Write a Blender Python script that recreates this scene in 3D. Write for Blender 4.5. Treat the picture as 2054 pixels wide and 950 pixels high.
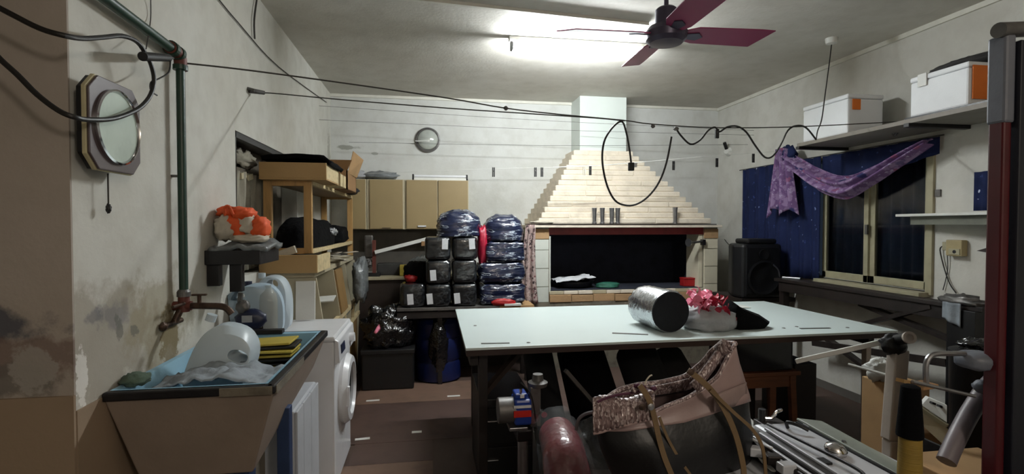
import bpy, math, random
from mathutils import Vector, Matrix, noise
sc = bpy.context.scene
for o in list(bpy.data.objects): bpy.data.objects.remove(o)
# ---------------- camera, world, exposure ----------------
FOC, CZ = 1040.0, 1.5
YAW, PIT = 0.15922, -0.02373
cam = bpy.data.cameras.new('camera'); cam.sensor_width = 36; cam.lens = 36*FOC/2054; cam.clip_start = .05
co = bpy.data.objects.new('camera', cam); sc.collection.objects.link(co); sc.camera = co
co.location = (0, 0, CZ); co.rotation_euler = (math.pi/2+PIT, 0, -YAW)
w = bpy.data.worlds.new('night'); sc.world = w; w.use_nodes = True
w.node_tree.nodes['Background'].inputs[0].default_value = (.05, .07, .1, 1)
w.node_tree.nodes['Background'].inputs[1].default_value = .15
sc.view_settings.view_transform = 'Standard'; sc.view_settings.look = 'None'
sc.view_settings.gamma = 1; sc.view_settings.use_curve_mapping = False
sc.view_settings.exposure = 0.62
TUBE_POWER = 270.0      # emission strength of the ceiling tube
BULB_POWER = 38.0      # watts of the weak bulb in the space behind the camera
HC, XL, XR, YB = 2.95, -1.07, 3.58, 6.03       # ceiling height, left / right / back wall
random.seed(4)

def ray(u, v):
    a = (u-1027)/FOC; b = (475-v)/FOC
    cp, sp, cy, sy = math.cos(PIT), math.sin(PIT), math.cos(YAW), math.sin(YAW)
    f = cp-b*sp; z = sp+b*cp
    return Vector((a*cy+f*sy, -a*sy+f*cy, z))
def P(u, v, X=None, Y=None, Z=None):
    """world point seen at photo pixel (u, v) on the plane X=, Y= or Z="""
    r = ray(u, v)
    t = X/r.x if X is not None else Y/r.y if Y is not None else (Z-CZ)/r.z
    return Vector((0, 0, CZ))+r*t

# ---------------- materials ----------------
def lin(c):
    if isinstance(c, str): c = [int(c[i:i+2], 16) for i in (0, 2, 4)]
    return tuple(((x/255)/12.92 if x/255 <= .04045 else ((x/255+.055)/1.055)**2.4) for x in c)+(1,)
class NT:
    def __init__(s, name):
        m = bpy.data.materials.new(name); m.use_nodes = True; s.m = m; s.t = m.node_tree; s.n = s.t.nodes
        s.b = s.n['Principled BSDF']; s.out = s.n['Material Output']; s.tc = s.n.new('ShaderNodeTexCoord')
    def new(s, typ, **k):
        n = s.n.new('ShaderNode'+typ)
        for a, b in k.items(): setattr(n, a, b)
        return n
    def link(s, a, b): s.t.links.new(a, b)
    def noise(s, scale, detail=4, stretch=None, coord='Object', rough=.55, w=0):
        n = s.new('TexNoise'); n.inputs['Scale'].default_value = scale; n.inputs['Detail'].default_value = detail
        n.inputs['Roughness'].default_value = rough
        mp = s.new('Mapping'); s.link(s.tc.outputs[coord], mp.inputs[0])
        if stretch: mp.inputs['Scale'].default_value = stretch
        mp.inputs['Location'].default_value = (w, w*1.7, w*.6)
        s.link(mp.outputs[0], n.inputs['Vector']); return n.outputs['Fac']
    def ramp(s, fac, stops, interp='LINEAR'):
        r = s.new('ValToRGB'); r.color_ramp.interpolation = interp
        e = r.color_ramp.elements
        e[0].position, e[0].color = stops[0][0], stops[0][1]
        e[1].position, e[1].color = stops[1][0], stops[1][1]
        for p, c in stops[2:]:
            x = e.new(p); x.color = c
        s.link(fac, r.inputs[0]); return r.outputs[0]
    def mix(s, fac, a, b, mode='MIX'):
        n = s.new('Mix', data_type='RGBA', blend_type=mode)
        for sock, val in ((n.inputs[0], fac), (n.inputs[6], a), (n.inputs[7], b)):
            if hasattr(val, 'links'): s.link(val, sock)
            else: sock.default_value = val
        return n.outputs[2]
    def math(s, op, a, b=0, clamp=False):
        n = s.new('Math', operation=op); n.use_clamp = clamp
        for sock, val in ((n.inputs[0], a), (n.inputs[1], b)):
            if hasattr(val, 'links'): s.link(val, sock)
            else: sock.default_value = val
        return n.outputs[0]
    def xyz(s, coord='Object'):
        n = s.new('SeparateXYZ'); s.link(s.tc.outputs[coord], n.inputs[0]); return n.outputs
    def col(s, c):
        if hasattr(c, 'links'): s.link(c, s.b.inputs['Base Color'])
        else: s.b.inputs['Base Color'].default_value = c
    def set(s, rough=.6, metal=0, spec=.5, coat=0, coat_rough=.1, trans=0, sheen=0):
        i = s.b.inputs
        i['Roughness'].default_value = rough; i['Metallic'].default_value = metal
        i['Specular IOR Level'].default_value = spec; i['Coat Weight'].default_value = coat
        i['Coat Roughness'].default_value = coat_rough; i['Transmission Weight'].default_value = trans
        i['Sheen Weight'].default_value = sheen
    def bump(s, h, strength=.3, dist=.01):
        n = s.new('Bump'); n.inputs['Strength'].default_value = strength; n.inputs['Distance'].default_value = dist
        s.link(h, n.inputs['Height']); s.link(n.outputs[0], s.b.inputs['Normal'])
        if s.b.inputs['Coat Weight'].default_value > 0: s.link(n.outputs[0], s.b.inputs['Coat Normal'])
BLK = (0, 0, 0, 1); WHT = (1, 1, 1, 1)
def simple(name, c, rough=.6, metal=0, var=.18, scale=9, bump=.15, bscale=60, stretch=None, bstretch=None, coat=0, spec=.5, bdist=.004, **k):
    t = NT(name); c1 = lin(c); c2 = tuple(x*(1-var*1.6) for x in c1[:3])+(1,); c0 = tuple(min(1, x*(1+var*.5)) for x in c1[:3])+(1,)
    f = t.noise(scale, 5, stretch); t.col(t.ramp(f, [(.25, c2), (.5, c1), (.75, c0)]))
    t.set(rough, metal, spec, coat, **k)
    if bump: t.bump(t.noise(bscale, 3, bstretch or stretch), bump, bdist)
    return t.m
M = {}
def mk(key, *a, **k): M[key] = simple(key, *a, **k)
# plaster walls with grime, damp patches near the sink
def wallmat(name, base, dark, patch=None):
    t = NT(name); n1 = t.noise(.9, 5); c = t.ramp(n1, [(.3, lin(dark)), (.6, lin(base))])
    n2 = t.noise(7, 6, w=3); c = t.mix(t.ramp(n2, [(.42, (.0, .0, .0, 1)), (.75, (.22, .22, .22, 1))]), c, lin('8b8474'))
    ht = t.noise(40, 4)
    if patch:
        for k, (cx, cz, rx, rz, col, amt, thr, edge) in enumerate(patch):
            s = t.xyz(); ax = 0 if name in ('wall_end_plaster', 'wall_back_plaster') else 1
            dx = t.math('DIVIDE', t.math('SUBTRACT', s[ax], cx), rx); dz = t.math('DIVIDE', t.math('SUBTRACT', s[2], cz), rz)
            d = t.math('SQRT', t.math('ADD', t.math('MULTIPLY', dx, dx), t.math('MULTIPLY', dz, dz)))
            nn = t.math('MULTIPLY', t.math('SUBTRACT', t.noise(7+2*k, 7, w=k*5.3, rough=.65), .5), 2.2)
            m = t.math('SUBTRACT', thr, t.math('ADD', d, nn))
            m = t.math('MULTIPLY', m, edge, True); m = t.math('MULTIPLY', m, amt)
            c = t.mix(m, c, lin(col))
    t.col(c); t.set(.85, spec=.25); t.bump(ht, .25, .006); return t.m
M['wall'] = wallmat('wall_plaster', 'cccbc4', 'bfbdb4')
M['wall_left'] = wallmat('wall_left_plaster', 'cecdc5', 'c2bfb4',
   [(1.95, 1.10, .34, .24, '9c9486', .75, 1.0, 3), (2.3, 1.12, .30, .20, '938a70', .6, 1.0, 3),
    (1.97, 1.19, .13, .07, '77767a', .6, .75, 3), (2.00, 1.13, .05, .09, '66655f', .7, .5, 7), (2.10, 1.11, .05, .05, '66655f', .7, .45, 9), (1.86, 1.20, .08, .04, '6c6d72', .6, .8, 3),
    (2.36, 1.03, .10, .16, '70603a', .75, .8, 5), (1.80, 1.03, .035, .13, 'e2e0da', .95, .8, 9),
    (5.9, 2.2, .1, .4, '8b8878', .5, .9, 4)])
M['wall_back'] = wallmat('wall_back_plaster', 'c9cac6', 'bebeb8',
   [(-.88, 2.36, .13, .03, '7f8074', .7, .9, 4), (-.6, 2.30, .05, .02, '85867c', .6, .8, 5), (.6, 1.75, .5, .25, 'a8a89e', .4, 1.0, 1.5)])
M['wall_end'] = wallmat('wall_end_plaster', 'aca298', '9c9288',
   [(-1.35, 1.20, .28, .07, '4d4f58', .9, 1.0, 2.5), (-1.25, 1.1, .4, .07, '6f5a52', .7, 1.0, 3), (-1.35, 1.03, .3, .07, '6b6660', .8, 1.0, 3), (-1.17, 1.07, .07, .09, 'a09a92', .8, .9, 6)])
mk('dado', '94806a', .7, var=.08, scale=2)
mk('dado_dark', '5a5652', .7, var=.15, scale=2)
M['ceiling'] = wallmat('ceiling_paint', 'cfccc4', 'c2beb4')
mk('outer_dark', '3a3632', .8)
mk('trim_white', 'cfcdc2', .6, var=.08)
mk('floor', '4a3a33', .6, var=.3, scale=3)
mk('board', '4c3a34', .55, var=.3, scale=5, bump=.1)
mk('board_light', '6d5648', .55, var=.25, scale=5, bump=.1)
mk('white', 'd6d6d0', .5, var=.05)
mk('white_gloss', 'dcdde0', .28, var=.04, bump=0)
mk('grey_white', 'bcc0c6', .4, var=.08, bump=0)
mk('black', '0c0c0e', .5, var=.2)
mk('black_metal', '141215', .4, var=.3)
mk('black_cloth', '0b0b0d', .95, var=.3, bump=.5, bscale=25, bdist=.02, spec=.1)
mk('navy_cloth', '0e1118', .9, var=.3, bump=.5, bscale=30, bdist=.01)
mk('dark_wood', '1e1613', .55, var=.4, scale=4, stretch=(1, 6, 1))
mk('dark_wood2', '2a1f1a', .6, var=.4, scale=4)
mk('mdf', 'a9895a', .6, var=.12, scale=3)
mk('pine', 'b08a55', .55, var=.2, scale=6, stretch=(6, 1, 1))
mk('pine_raw', 'c9b68c', .6, var=.25, scale=30)
mk('cab_beige', '94815b', .5, var=.08, scale=2, bump=.05)
mk('cab_edge', 'b5ab90', .5, var=.1)
mk('panel_cream', 'b3ab92', .45, var=.06, scale=2, bump=.03)
mk('cab_inside', '6b6d62', .7, var=.15)
mk('brown_door', '8a6c42', .5, var=.1)
mk('steel', '9a9a9c', .3, metal=.9, var=.15, scale=20)
mk('dull_steel', '6a6866', .5, metal=.7, var=.3, scale=14)
mk('chrome', 'd8d8da', .12, metal=1, var=.05, bump=0)
mk('brass_rust', '4a382c', .5, metal=.5, var=.5, scale=30, bump=.5)
mk('green_pipe', '173528', .4, var=.2)
mk('rust_red', '5e2c22', .6, var=.3, scale=20)
mk('rubber', '15120f', .5, var=.2)
mk('cable', '1c1a19', .5, var=.2)
mk('wire', '3c3a36', .6, metal=.3)
mk('cord_white', 'c9c9c4', .6)
mk('sink_out', '8f8073', .5, var=.12, scale=4)
mk('sink_in', '8fb9cf', .35, var=.1, scale=4, bump=.1)
mk('black_rim', '121013', .45, var=.4, scale=30)
mk('concrete', '6e675a', .9, var=.3, scale=12, bump=.6)
mk('blue_paint', '2a3c5e', .5, var=.25, scale=8)
mk('hdpe', 'c9d6de', .35, var=.04, scale=3, bump=.05, trans=.15)
mk('hdpe_blue', 'aec3d2', .35, var=.05, scale=3, bump=.05)
mk('dark_blue', '1c2440', .45, var=.3, scale=12)
mk('grey_cloth', '8b939a', .85, var=.2, scale=10, bump=.6, bscale=20, bdist=.01)
mk('yellow', 'b8a544', .5, var=.15)
mk('orange', 'd0501c', .7, var=.2, scale=14, bump=.4, bscale=20)
mk('orange_print', 'e0741c', .6, var=.05)
mk('cream_cloth', 'b8b0a0', .85, var=.15, bump=.5, bscale=20)
mk('styro', 'e6e8ea', .7, var=.03, scale=6, bump=.3, bscale=160, bdist=.002)
mk('brick_buff', 'd9cebc', .85, var=.12, scale=9, bump=.6, bscale=35, bdist=.006)
mk('brick_side', '8f7b69', .9, var=.2, scale=14, bump=.6)
mk('brick_tan', 'a58560', .8, var=.15, scale=10, bump=.4)
mk('chimney', 'ccd3cd', .7, var=.05, scale=3)
mk('tile', 'd4cdb6', .35, var=.05, bump=.05)
mk('tile_white', 'c9cdc4', .35, var=.05, bump=.05)
mk('grout', '9c9684', .9)
mk('soot', '1a1e2c', .85, var=.3)
mk('red_paint', '7a2626', .5, var=.2)
mk('table_white', 'cfdbd9', .35, var=.03, scale=2, bump=.02)
mk('table_edge', '2e1c16', .6)
mk('foil', 'c3c7cb', .22, metal=1, var=.2, scale=8, bump=.7, bscale=22, bdist=.012, bstretch=(1, 3, 1))
mk('pink', 'ec86a0', .4, var=.2, scale=14)
mk('crimson', '9c1230', .4, var=.3, scale=14)
mk('red', 'a01a1c', .5, var=.2)
mk('trash_bag', '0a0a0d', .25, var=.2, bump=1, bscale=14, bdist=.03, coat=.5)
mk('pale_bag', 'a9abae', .3, var=.15, bump=.6, bscale=12, bdist=.02, trans=.15)
mk('grey_bag', '6f7374', .3, var=.3, bump=.8, bscale=12, bdist=.02)
mk('blue_drum', '0c1744', .35, var=.15, bump=0)
mk('fan_blade', '8a2c56', .35, var=.12, scale=4, bump=0)
mk('shelf_grey', '7b756c', .6, var=.15)
mk('fan_hub', '4a4556', .35, metal=.4, var=.1, bump=0)
mk('speaker_black', '07080c', .5, var=.2)
mk('speaker_grille', '0c0e13', .5, metal=.4, var=.3, scale=90, bump=.6, bscale=250)
mk('frame_cream', '9d977d', .5, var=.15)
mk('socket_cream', 'a3956f', .5, var=.1)
mk('glass_dark', '14171b', .08, var=.1, bump=0)
mk('navy_curtain', '10182a', .9, var=.2)
mk('cardboard', 'a5835a', .8, var=.1, scale=5)
mk('cardboard2', '8d6a45', .8, var=.15, scale=5)
mk('stool_wood', '6e3f22', .5, var=.25, scale=5, stretch=(1, 1, 5))
mk('rack_white', 'bbb1a6', .4, var=.1)
mk('dark_red', '450c13', .35, var=.25, scale=3, bump=.05)
mk('door_dark', '0b0e1a', .5, var=.2)
mk('tape_grey', '5f636c', .5, var=.15)
mk('thread_black', '040406', .95, spec=.1, var=.2, bump=.5, bscale=10, bstretch=(1, 1, 40))
mk('thread_yellow', '80661c', .7, var=.15, bump=.6, bscale=6, bstretch=(1, 1, 40))
mk('strap_tan', '6b563a', .5, var=.15)
mk('bag_black', '0e0e10', .45, var=.3, bump=.3, bscale=20, bdist=.01)
mk('tassel', '4a2036', .7)
mk('machine', 'b9bcc2', .35, var=.08, scale=8, bump=.05)
mk('machine_dark', '2b2422', .5, metal=.4, var=.5, scale=30)
mk('machine_green', '8b9187', .4, var=.1)
mk('blue_plastic', '1e3d90', .35, var=.1, bump=0)
mk('label_white', 'd3d5d8', .6, var=.08, scale=40, bump=0)
mk('red_label', 'c3281f', .4, bump=0)
mk('brown_frame', '4e4243', .4, var=.1, bump=0)
mk('cream_edge', 'b8b08c', .5, bump=0)
mk('dial', 'b9c8bc', .25, var=.2, scale=5, bump=0)
mk('grey_hose', '6c6468', .45, var=.1, bump=0)
mk('window_wood', '5a5348', .8, var=.5, scale=8, bump=.4)
mk('net', '8d887a', .9, var=.4, scale=6, bump=.5, bstretch=(1, 6, 1))
mk('backsplash', '4a4640', .5, var=.2, scale=8)
mk('sponge', '4a5a4c', .9, bump=.8)
mk('green_cloth', '1f5a48', .7, bump=.5, bscale=20)
mk('lamp_glass', 'a9ada6', .15, var=.15, bump=0, coat=.5)
mk('red_wrap', '6e0e1d', .3, var=.2, bump=.6, bscale=10, bdist=.02, coat=.6)
mk('dark_roll', '121314', .9, var=.4, scale=4)
mk('roll_grey', '2b2a29', .8, var=.3)
# wrapped bundles: dark goods under crinkled clear film, its glints painted in as pale streaks
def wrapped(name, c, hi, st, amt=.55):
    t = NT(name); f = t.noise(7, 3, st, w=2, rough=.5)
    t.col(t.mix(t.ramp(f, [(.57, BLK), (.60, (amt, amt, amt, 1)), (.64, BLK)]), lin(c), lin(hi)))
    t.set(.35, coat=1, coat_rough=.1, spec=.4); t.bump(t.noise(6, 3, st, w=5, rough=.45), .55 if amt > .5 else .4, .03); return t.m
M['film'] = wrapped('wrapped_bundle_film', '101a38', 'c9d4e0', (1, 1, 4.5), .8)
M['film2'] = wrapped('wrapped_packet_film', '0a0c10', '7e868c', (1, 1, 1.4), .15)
# star print, floral prints, sequins
def prints(name, base, spots, rough=.85):
    t = NT(name); c = lin(base); n = t.noise(5, 4); c = t.mix(n, tuple(x*.7 for x in c[:3])+(1,), tuple(x*1.3 for x in c[:3])+(1,))
    for k, (col, sc_, thr, soft) in enumerate(spots):
        v = t.new('TexVoronoi'); v.inputs['Scale'].default_value = sc_
        mp = t.new('Mapping'); mp.inputs['Location'].default_value = (k*3.1, k*1.3, k*.7)
        t.link(t.tc.outputs['Object'], mp.inputs[0])
        nz = t.new('TexNoise'); nz.inputs['Scale'].default_value = sc_*2.5; t.link(mp.outputs[0], nz.inputs['Vector'])
        add = t.mix(.06, mp.outputs[0], nz.outputs['Color'], 'ADD'); t.link(add, v.inputs['Vector'])
        # only some cells carry a spot
        cellr = t.ramp(v.outputs['Color'], [(.35, WHT), (.45, BLK)]) if soft > 0 else None
        m = t.ramp(v.outputs['Distance'], [(thr, WHT), (thr*1.35+.01, BLK)])
        if cellr is not None: m = t.mix(1, m, cellr, 'MULTIPLY')
        c = t.mix(m, c, lin(col))
    t.col(c); t.set(rough, spec=.2); t.bump(t.noise(30, 3), .3, .005); return t.m
M['star_cloth'] = prints('star_print_cloth', '182246', [('7787ab', 12, .10, 1), ('38497a', 17, .14, 1), ('b9c3d6', 8, .06, 1)])
M['scarf'] = prints('floral_scarf_cloth', '6a4f78', [('8c7598', 15, .42, 0), ('a99cb8', 26, .25, 1), ('323560', 9, .3, 1), ('85506f', 12, .28, 1)])
M['floral'] = prints('floral_towel_cloth', 'a8948f', [('2c2326', 30, .42, 1), ('5e2b35', 26, .26, 1), ('ddcfc9', 40, .25, 1)])
def sequin():
    t = NT('sequin_rose'); v = t.new('TexVoronoi'); v.inputs['Scale'].default_value = 230
    mp = t.new('Mapping'); mp.inputs['Scale'].default_value = (1, 1, .45); t.link(t.tc.outputs['Object'], mp.inputs[0]); t.link(mp.outputs[0], v.inputs['Vector'])
    t.col(t.ramp(v.outputs['Color'], [(.1, lin('574545')), (.6, lin('836e6c')), (.95, lin('d5c8c5'))]))
    t.set(.38, metal=.15, spec=.6); t.bump(v.outputs['Distance'], .5, .002); return t.m
M['sequin'] = sequin()
mk('bag_lining', '84716d', .5, var=.1)
mk('rose_leather', '917b78', .4, var=.14, scale=6, bump=.1)
# clear film and glass
def clear(name, c, alpha, rough=.1):
    t = NT(name); t.col(lin(c)); t.set(rough, spec=.6); t.b.inputs['Alpha'].default_value = alpha; t.bump(t.noise(14, 4), .8, .02); return t.m
M['clear_film'] = clear('clear_plastic_film', 'd5d9dc', .09)
M['clear_bottle'] = clear('clear_bottle_plastic', 'c9c5b4', .35)
def glass(name):
    t = NT(name); t.col((.8, .85, .9, 1)); t.set(.03, trans=1); t.b.inputs['IOR'].default_value = 1.2; return t.m
M['glass'] = glass('window_glass')
def emit(name, c, s):
    t = NT(name); t.col(WHT); t.b.inputs['Emission Color'].default_value = c; t.b.inputs['Emission Strength'].default_value = s; return t.m
M['tube_light'] = emit('lit_tube', (.93, .98, 1, 1), TUBE_POWER)
M['bulb'] = emit('lit_bulb', (1, .75, .5, 1), 8)

# ---------------- mesh builder ----------------
ORG = {}
class MB:
    def __init__(s): s.v = []; s.f = []
    def add(s, vs, fs):
        n = len(s.v); s.v += [Vector(x) for x in vs]; s.f += [tuple(i+n for i in f) for f in fs]; return s
    def box(s, x0, x1, y0, y1, z0, z1):
        return s.add([(x, y, z) for z in (z0, z1) for y in (y0, y1) for x in (x0, x1)],
                     [(0, 2, 3, 1), (4, 5, 7, 6), (0, 1, 5, 4), (2, 6, 7, 3), (0, 4, 6, 2), (1, 3, 7, 5)])
    def obox(s, c, size, rx=0, ry=0, rz=0):
        R = Matrix.Rotation(rz, 3, 'Z') @ Matrix.Rotation(ry, 3, 'Y') @ Matrix.Rotation(rx, 3, 'X'); c = Vector(c)
        m = MB().box(-size[0]/2, size[0]/2, -size[1]/2, size[1]/2, -size[2]/2, size[2]/2)
        return s.add([c+R@v for v in m.v], m.f)
    def bar(s, p0, p1, w, h, up=(0, 0, 1)):
        p0, p1 = Vector(p0), Vector(p1); d = (p1-p0).normalized(); u = Vector(up)
        if abs(d.dot(u)) > .98: u = Vector((0, 1, 0))
        sd = d.cross(u).normalized(); u = sd.cross(d)
        return s.add([p+sd*a*w/2+u*b*h/2 for p in (p0, p1) for a, b in ((-1, -1), (1, -1), (1, 1), (-1, 1))],
                     [(3, 2, 1, 0), (4, 5, 6, 7), (0, 1, 5, 4), (1, 2, 6, 5), (2, 3, 7, 6), (3, 0, 4, 7)])
    def loops(s, rings, cap=True, closed=True):
        n = len(rings[0]); base = len(s.v); s.v += [Vector(p) for r in rings for p in r]
        for i in range(len(rings)-1):
            for j in range(n if closed else n-1):
                k = (j+1) % n; s.f.append((base+i*n+j, base+i*n+k, base+(i+1)*n+k, base+(i+1)*n+j))
        if cap: s.f.append(tuple(base+j for j in reversed(range(n)))); s.f.append(tuple(base+(len(rings)-1)*n+j for j in range(n)))
        return s
    def lathe(s, prof, o=(0, 0, 0), axis=(0, 0, 1), n=20, cap=True):
        o = Vector(o); q = Vector((0, 0, 1)).rotation_difference(Vector(axis).normalized())
        return s.loops([[o+q@Vector((r*math.cos(2*math.pi*j/n), r*math.sin(2*math.pi*j/n), z)) for j in range(n)] for r, z in prof], cap)
    def cyl(s, p0, p1, r, r1=None, n=14, cap=True):
        p0, p1 = Vector(p0), Vector(p1); L = (p1-p0).length
        return s.lathe([(r, 0), (r if r1 is None else r1, L)], p0, p1-p0, n, cap)
    def tube(s, pts, r, n=8, smooth=4, cap=True):
        pts = [Vector(p) for p in pts]
        if smooth > 1 and len(pts) > 2:
            out = []; q = [pts[0]]+pts+[pts[-1]]
            for i in range(len(pts)-1):
                a, b, c, d = q[i:i+4]
                for k in range(smooth):
                    t = k/smooth; out.append(.5*((2*b)+(c-a)*t+(2*a-5*b+4*c-d)*t*t+(3*b-a-3*c+d)*t**3))
            pts = out+[pts[-1]]
        rings = []; u = None
        for i, p in enumerate(pts):
            d = (pts[min(i+1, len(pts)-1)]-pts[max(i-1, 0)]).normalized()
            if u is None: u = d.orthogonal().normalized()
            u = (u-d*u.dot(d)).normalized(); w_ = d.cross(u)
            rr = r(i/(len(pts)-1)) if callable(r) else r
            rings.append([p+(u*math.cos(2*math.pi*j/n)+w_*math.sin(2*math.pi*j/n))*rr for j in range(n)])
        return s.loops(rings, cap)
    def ribbon(s, pts, wdt, side, th=.004, smooth=4):
        pts = [Vector(p) for p in pts]; m = MB().tube(pts, .001, 3, smooth); k = [sum((m.v[i*3+j] for j in range(3)), Vector())/3 for i in range(len(m.v)//3)]
        rings = []
        for i, p in enumerate(k):
            d = (k[min(i+1, len(k)-1)]-k[max(i-1, 0)]).normalized(); sd = Vector(side); sd = (sd-d*sd.dot(d)).normalized(); nn = d.cross(sd)
            rings.append([p+sd*a*wdt/2+nn*b*th/2 for a, b in ((-1, -1), (1, -1), (1, 1), (-1, 1))])
        return s.loops(rings)
    def prism(s, poly, vec):
        vec = Vector(vec); poly = [Vector(p) for p in poly]; return s.loops([poly, [p+vec for p in poly]])
    def grid(s, f, nu, nv):
        base = len(s.v); s.v += [Vector(f(i/nu, j/nv)) for i in range(nu+1) for j in range(nv+1)]
        for i in range(nu):
            for j in range(nv):
                a = base+i*(nv+1)+j; s.f.append((a, a+nv+1, a+nv+2, a+1))
        return s
    def blob(s, c, r, seed=0, pw=2.0, amp=.08, fr=2.5, nu=22, nv=14, flat=None, rz=0):
        """super-ellipsoid with lumps; pw>2 gives a boxy bag, flat = lowest z kept"""
        c = Vector(c); rings = []; e = 2/pw
        sg = lambda x: math.copysign(abs(x)**e, x)
        for i in range(1, nv):
            ph = -math.pi/2+math.pi*i/nv; ring = []
            for j in range(nu):
                th = 2*math.pi*j/nu
                d = Vector((sg(math.cos(ph))*sg(math.cos(th)), sg(math.cos(ph))*sg(math.sin(th)), sg(math.sin(ph))))
                k = 1+amp*noise.fractal(d*fr+Vector((seed*7.1, seed*3.3, seed)), 1, 2, 3)
                p = Vector((d.x*r[0], d.y*r[1], d.z*r[2]))*k
                p = Matrix.Rotation(rz, 3, 'Z')@p+c
                if flat is not None: p.z = max(p.z, flat)
                ring.append(p)
            rings.append(ring)
        return s.loops(rings)
    def build(s, name, mat, parent=None, bev=0, smooth=False, solid=0, local=False, sub=0, origin=None):
        me = bpy.data.meshes.new(name)
        if parent is not None: org = ORG[parent.name] if not local else Vector()
        elif local: org = Vector()
        else:
            xs, ys, zs = [[v[i] for v in s.v] for i in range(3)]
            org = Vector(origin) if origin is not None else Vector(((min(xs)+max(xs))/2, (min(ys)+max(ys))/2, min(zs)))
        me.from_pydata([v-org for v in s.v], [], s.f); me.materials.append(M[mat] if isinstance(mat, str) else mat)
        me.validate(); me.update()
        import bmesh
        b = bmesh.new(); b.from_mesh(me); bmesh.ops.recalc_face_normals(b, faces=b.faces); b.to_mesh(me); b.free()
        if smooth:
            for p in me.polygons: p.use_smooth = True
        o = bpy.data.objects.new(name, me); sc.collection.objects.link(o)
        if parent is not None: o.parent = parent
        else: o.location = org
        ORG[o.name] = org
        if solid: md = o.modifiers.new('thickness', 'SOLIDIFY'); md.thickness = solid; md.offset = 0
        if bev: md = o.modifiers.new('edge', 'BEVEL'); md.width = bev; md.segments = 2; md.limit_method = 'ANGLE'
        if smooth == 'auto':
            md = None; me.set_sharp_from_angle(angle=math.radians(35))
        if sub: md = o.modifiers.new('sub', 'SUBSURF'); md.levels = md.render_levels = sub
        return o
def tag(o, label, cat, group=None, kind=None):
    o['label'] = label; o['category'] = cat
    if group: o['group'] = group
    if kind: o['kind'] = kind
    return o
def thing(name, label, cat, loc=(0, 0, 0), rz=0, group=None):
    o = bpy.data.objects.new(name, None); sc.collection.objects.link(o); o.empty_display_size = .05
    o.location = loc; o.rotation_euler = (0, 0, rz); ORG[o.name] = Vector(loc) if not rz else Vector()
    tag(o, label, cat, group); return o
def struct(o): o['kind'] = 'structure'; return o
def wavy(p, seed, a, f=3): return a*noise.noise(Vector(p)*f+Vector((seed*5.1, seed, 0)))
# ================= SETTING =================
T = .14
struct(MB().box(-3.3, XR+T, -1.8, YB+T, -.1, 0).build('floor', 'floor'))
fl = bpy.data.objects['floor']
def fboard(pts, mat, th=.006):
    poly = [P(u, v, Z=0) for u, v in pts]
    MB().prism(poly, (0, 0, th)).build('board', mat, fl)
def fb(x0, x1, y0, y1, m): MB().box(x0, x1, y0, y1, 0.0005, .006).build('board', m, fl)
fb(-.62, .42, 4.42, 4.95, 'board_light'); fb(-.62, 1.2, 3.62, 4.417, 'board')
fb(-.50, .02, 3.30, 3.616, 'board'); fb(.023, .9, 2.8, 3.616, 'floor'); fb(-.62, .02, 2.5, 3.297, 'board_light')
struct(MB().box(-3.3, XR+T, -1.8, YB+T, HC, HC+.1).build('ceiling', 'ceiling'))
struct(MB().box(-1.4, XR+T, YB, YB+T, 0, HC).build('wall_back', 'wall_back', origin=(0, YB, 0)))
# left wall with the old window opening
wy0, wy1, wz0, wz1 = 3.13, 4.5, 1.2, 2.03
lw = MB()
lw.box(XL-.14, XL, 1.77, wy0, 0, HC).box(XL-.14, XL, wy1, YB, 0, HC).box(XL-.14, XL, wy0, wy1, 0, wz0).box(XL-.14, XL, wy0, wy1, wz1, HC)
struct(lw.build('wall_left', 'wall_left', origin=(XL, 0, 0)))
struct(MB().box(-3.3, XL+.0, 1.762, 1.7695, 0, HC).build('wall_front_left', 'wall_end', origin=(0, 1.77, 0)))
struct(MB().box(-3.2, XL+.004, 1.752, 1.7615, 0, .98).box(XL, XL+.006, 1.765, 2.9, 0, .93).build('trim_1', 'dado'))
struct(MB().box(-3.4, -3.3, -1.8, 1.9, 0, HC).build('wall_far_left', 'wall'))
struct(MB().box(-3.4, XR+T, -1.9, -1.8, 0, HC).build('wall_rear', 'wall'))
# right wall with window opening
ry0, ry1, rz0, rz1 = 3.24, 4.9, 1.02, 2.08
rw = MB()
rw.box(XR, XR+T, -1.8, ry0, 0, HC).box(XR, XR+T, ry1, YB, 0, HC).box(XR, XR+T, ry0, ry1, 0, rz0).box(XR, XR+T, ry0, ry1, rz1, HC)
struct(rw.build('wall_right', 'wall', origin=(XR, 0, 0)))
struct(MB().box(XR-.008, XR, 0, YB, 0, .07).build('baseboard_right', 'dado_dark'))
struct(MB().box(XR-.02, XR, .3, YB, HC-.035, HC).build('trim_2', 'trim_white'))
struct(MB().box(XL, XR, YB-.02, YB, HC-.03, HC).build('trim_3', 'trim_white'))
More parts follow.
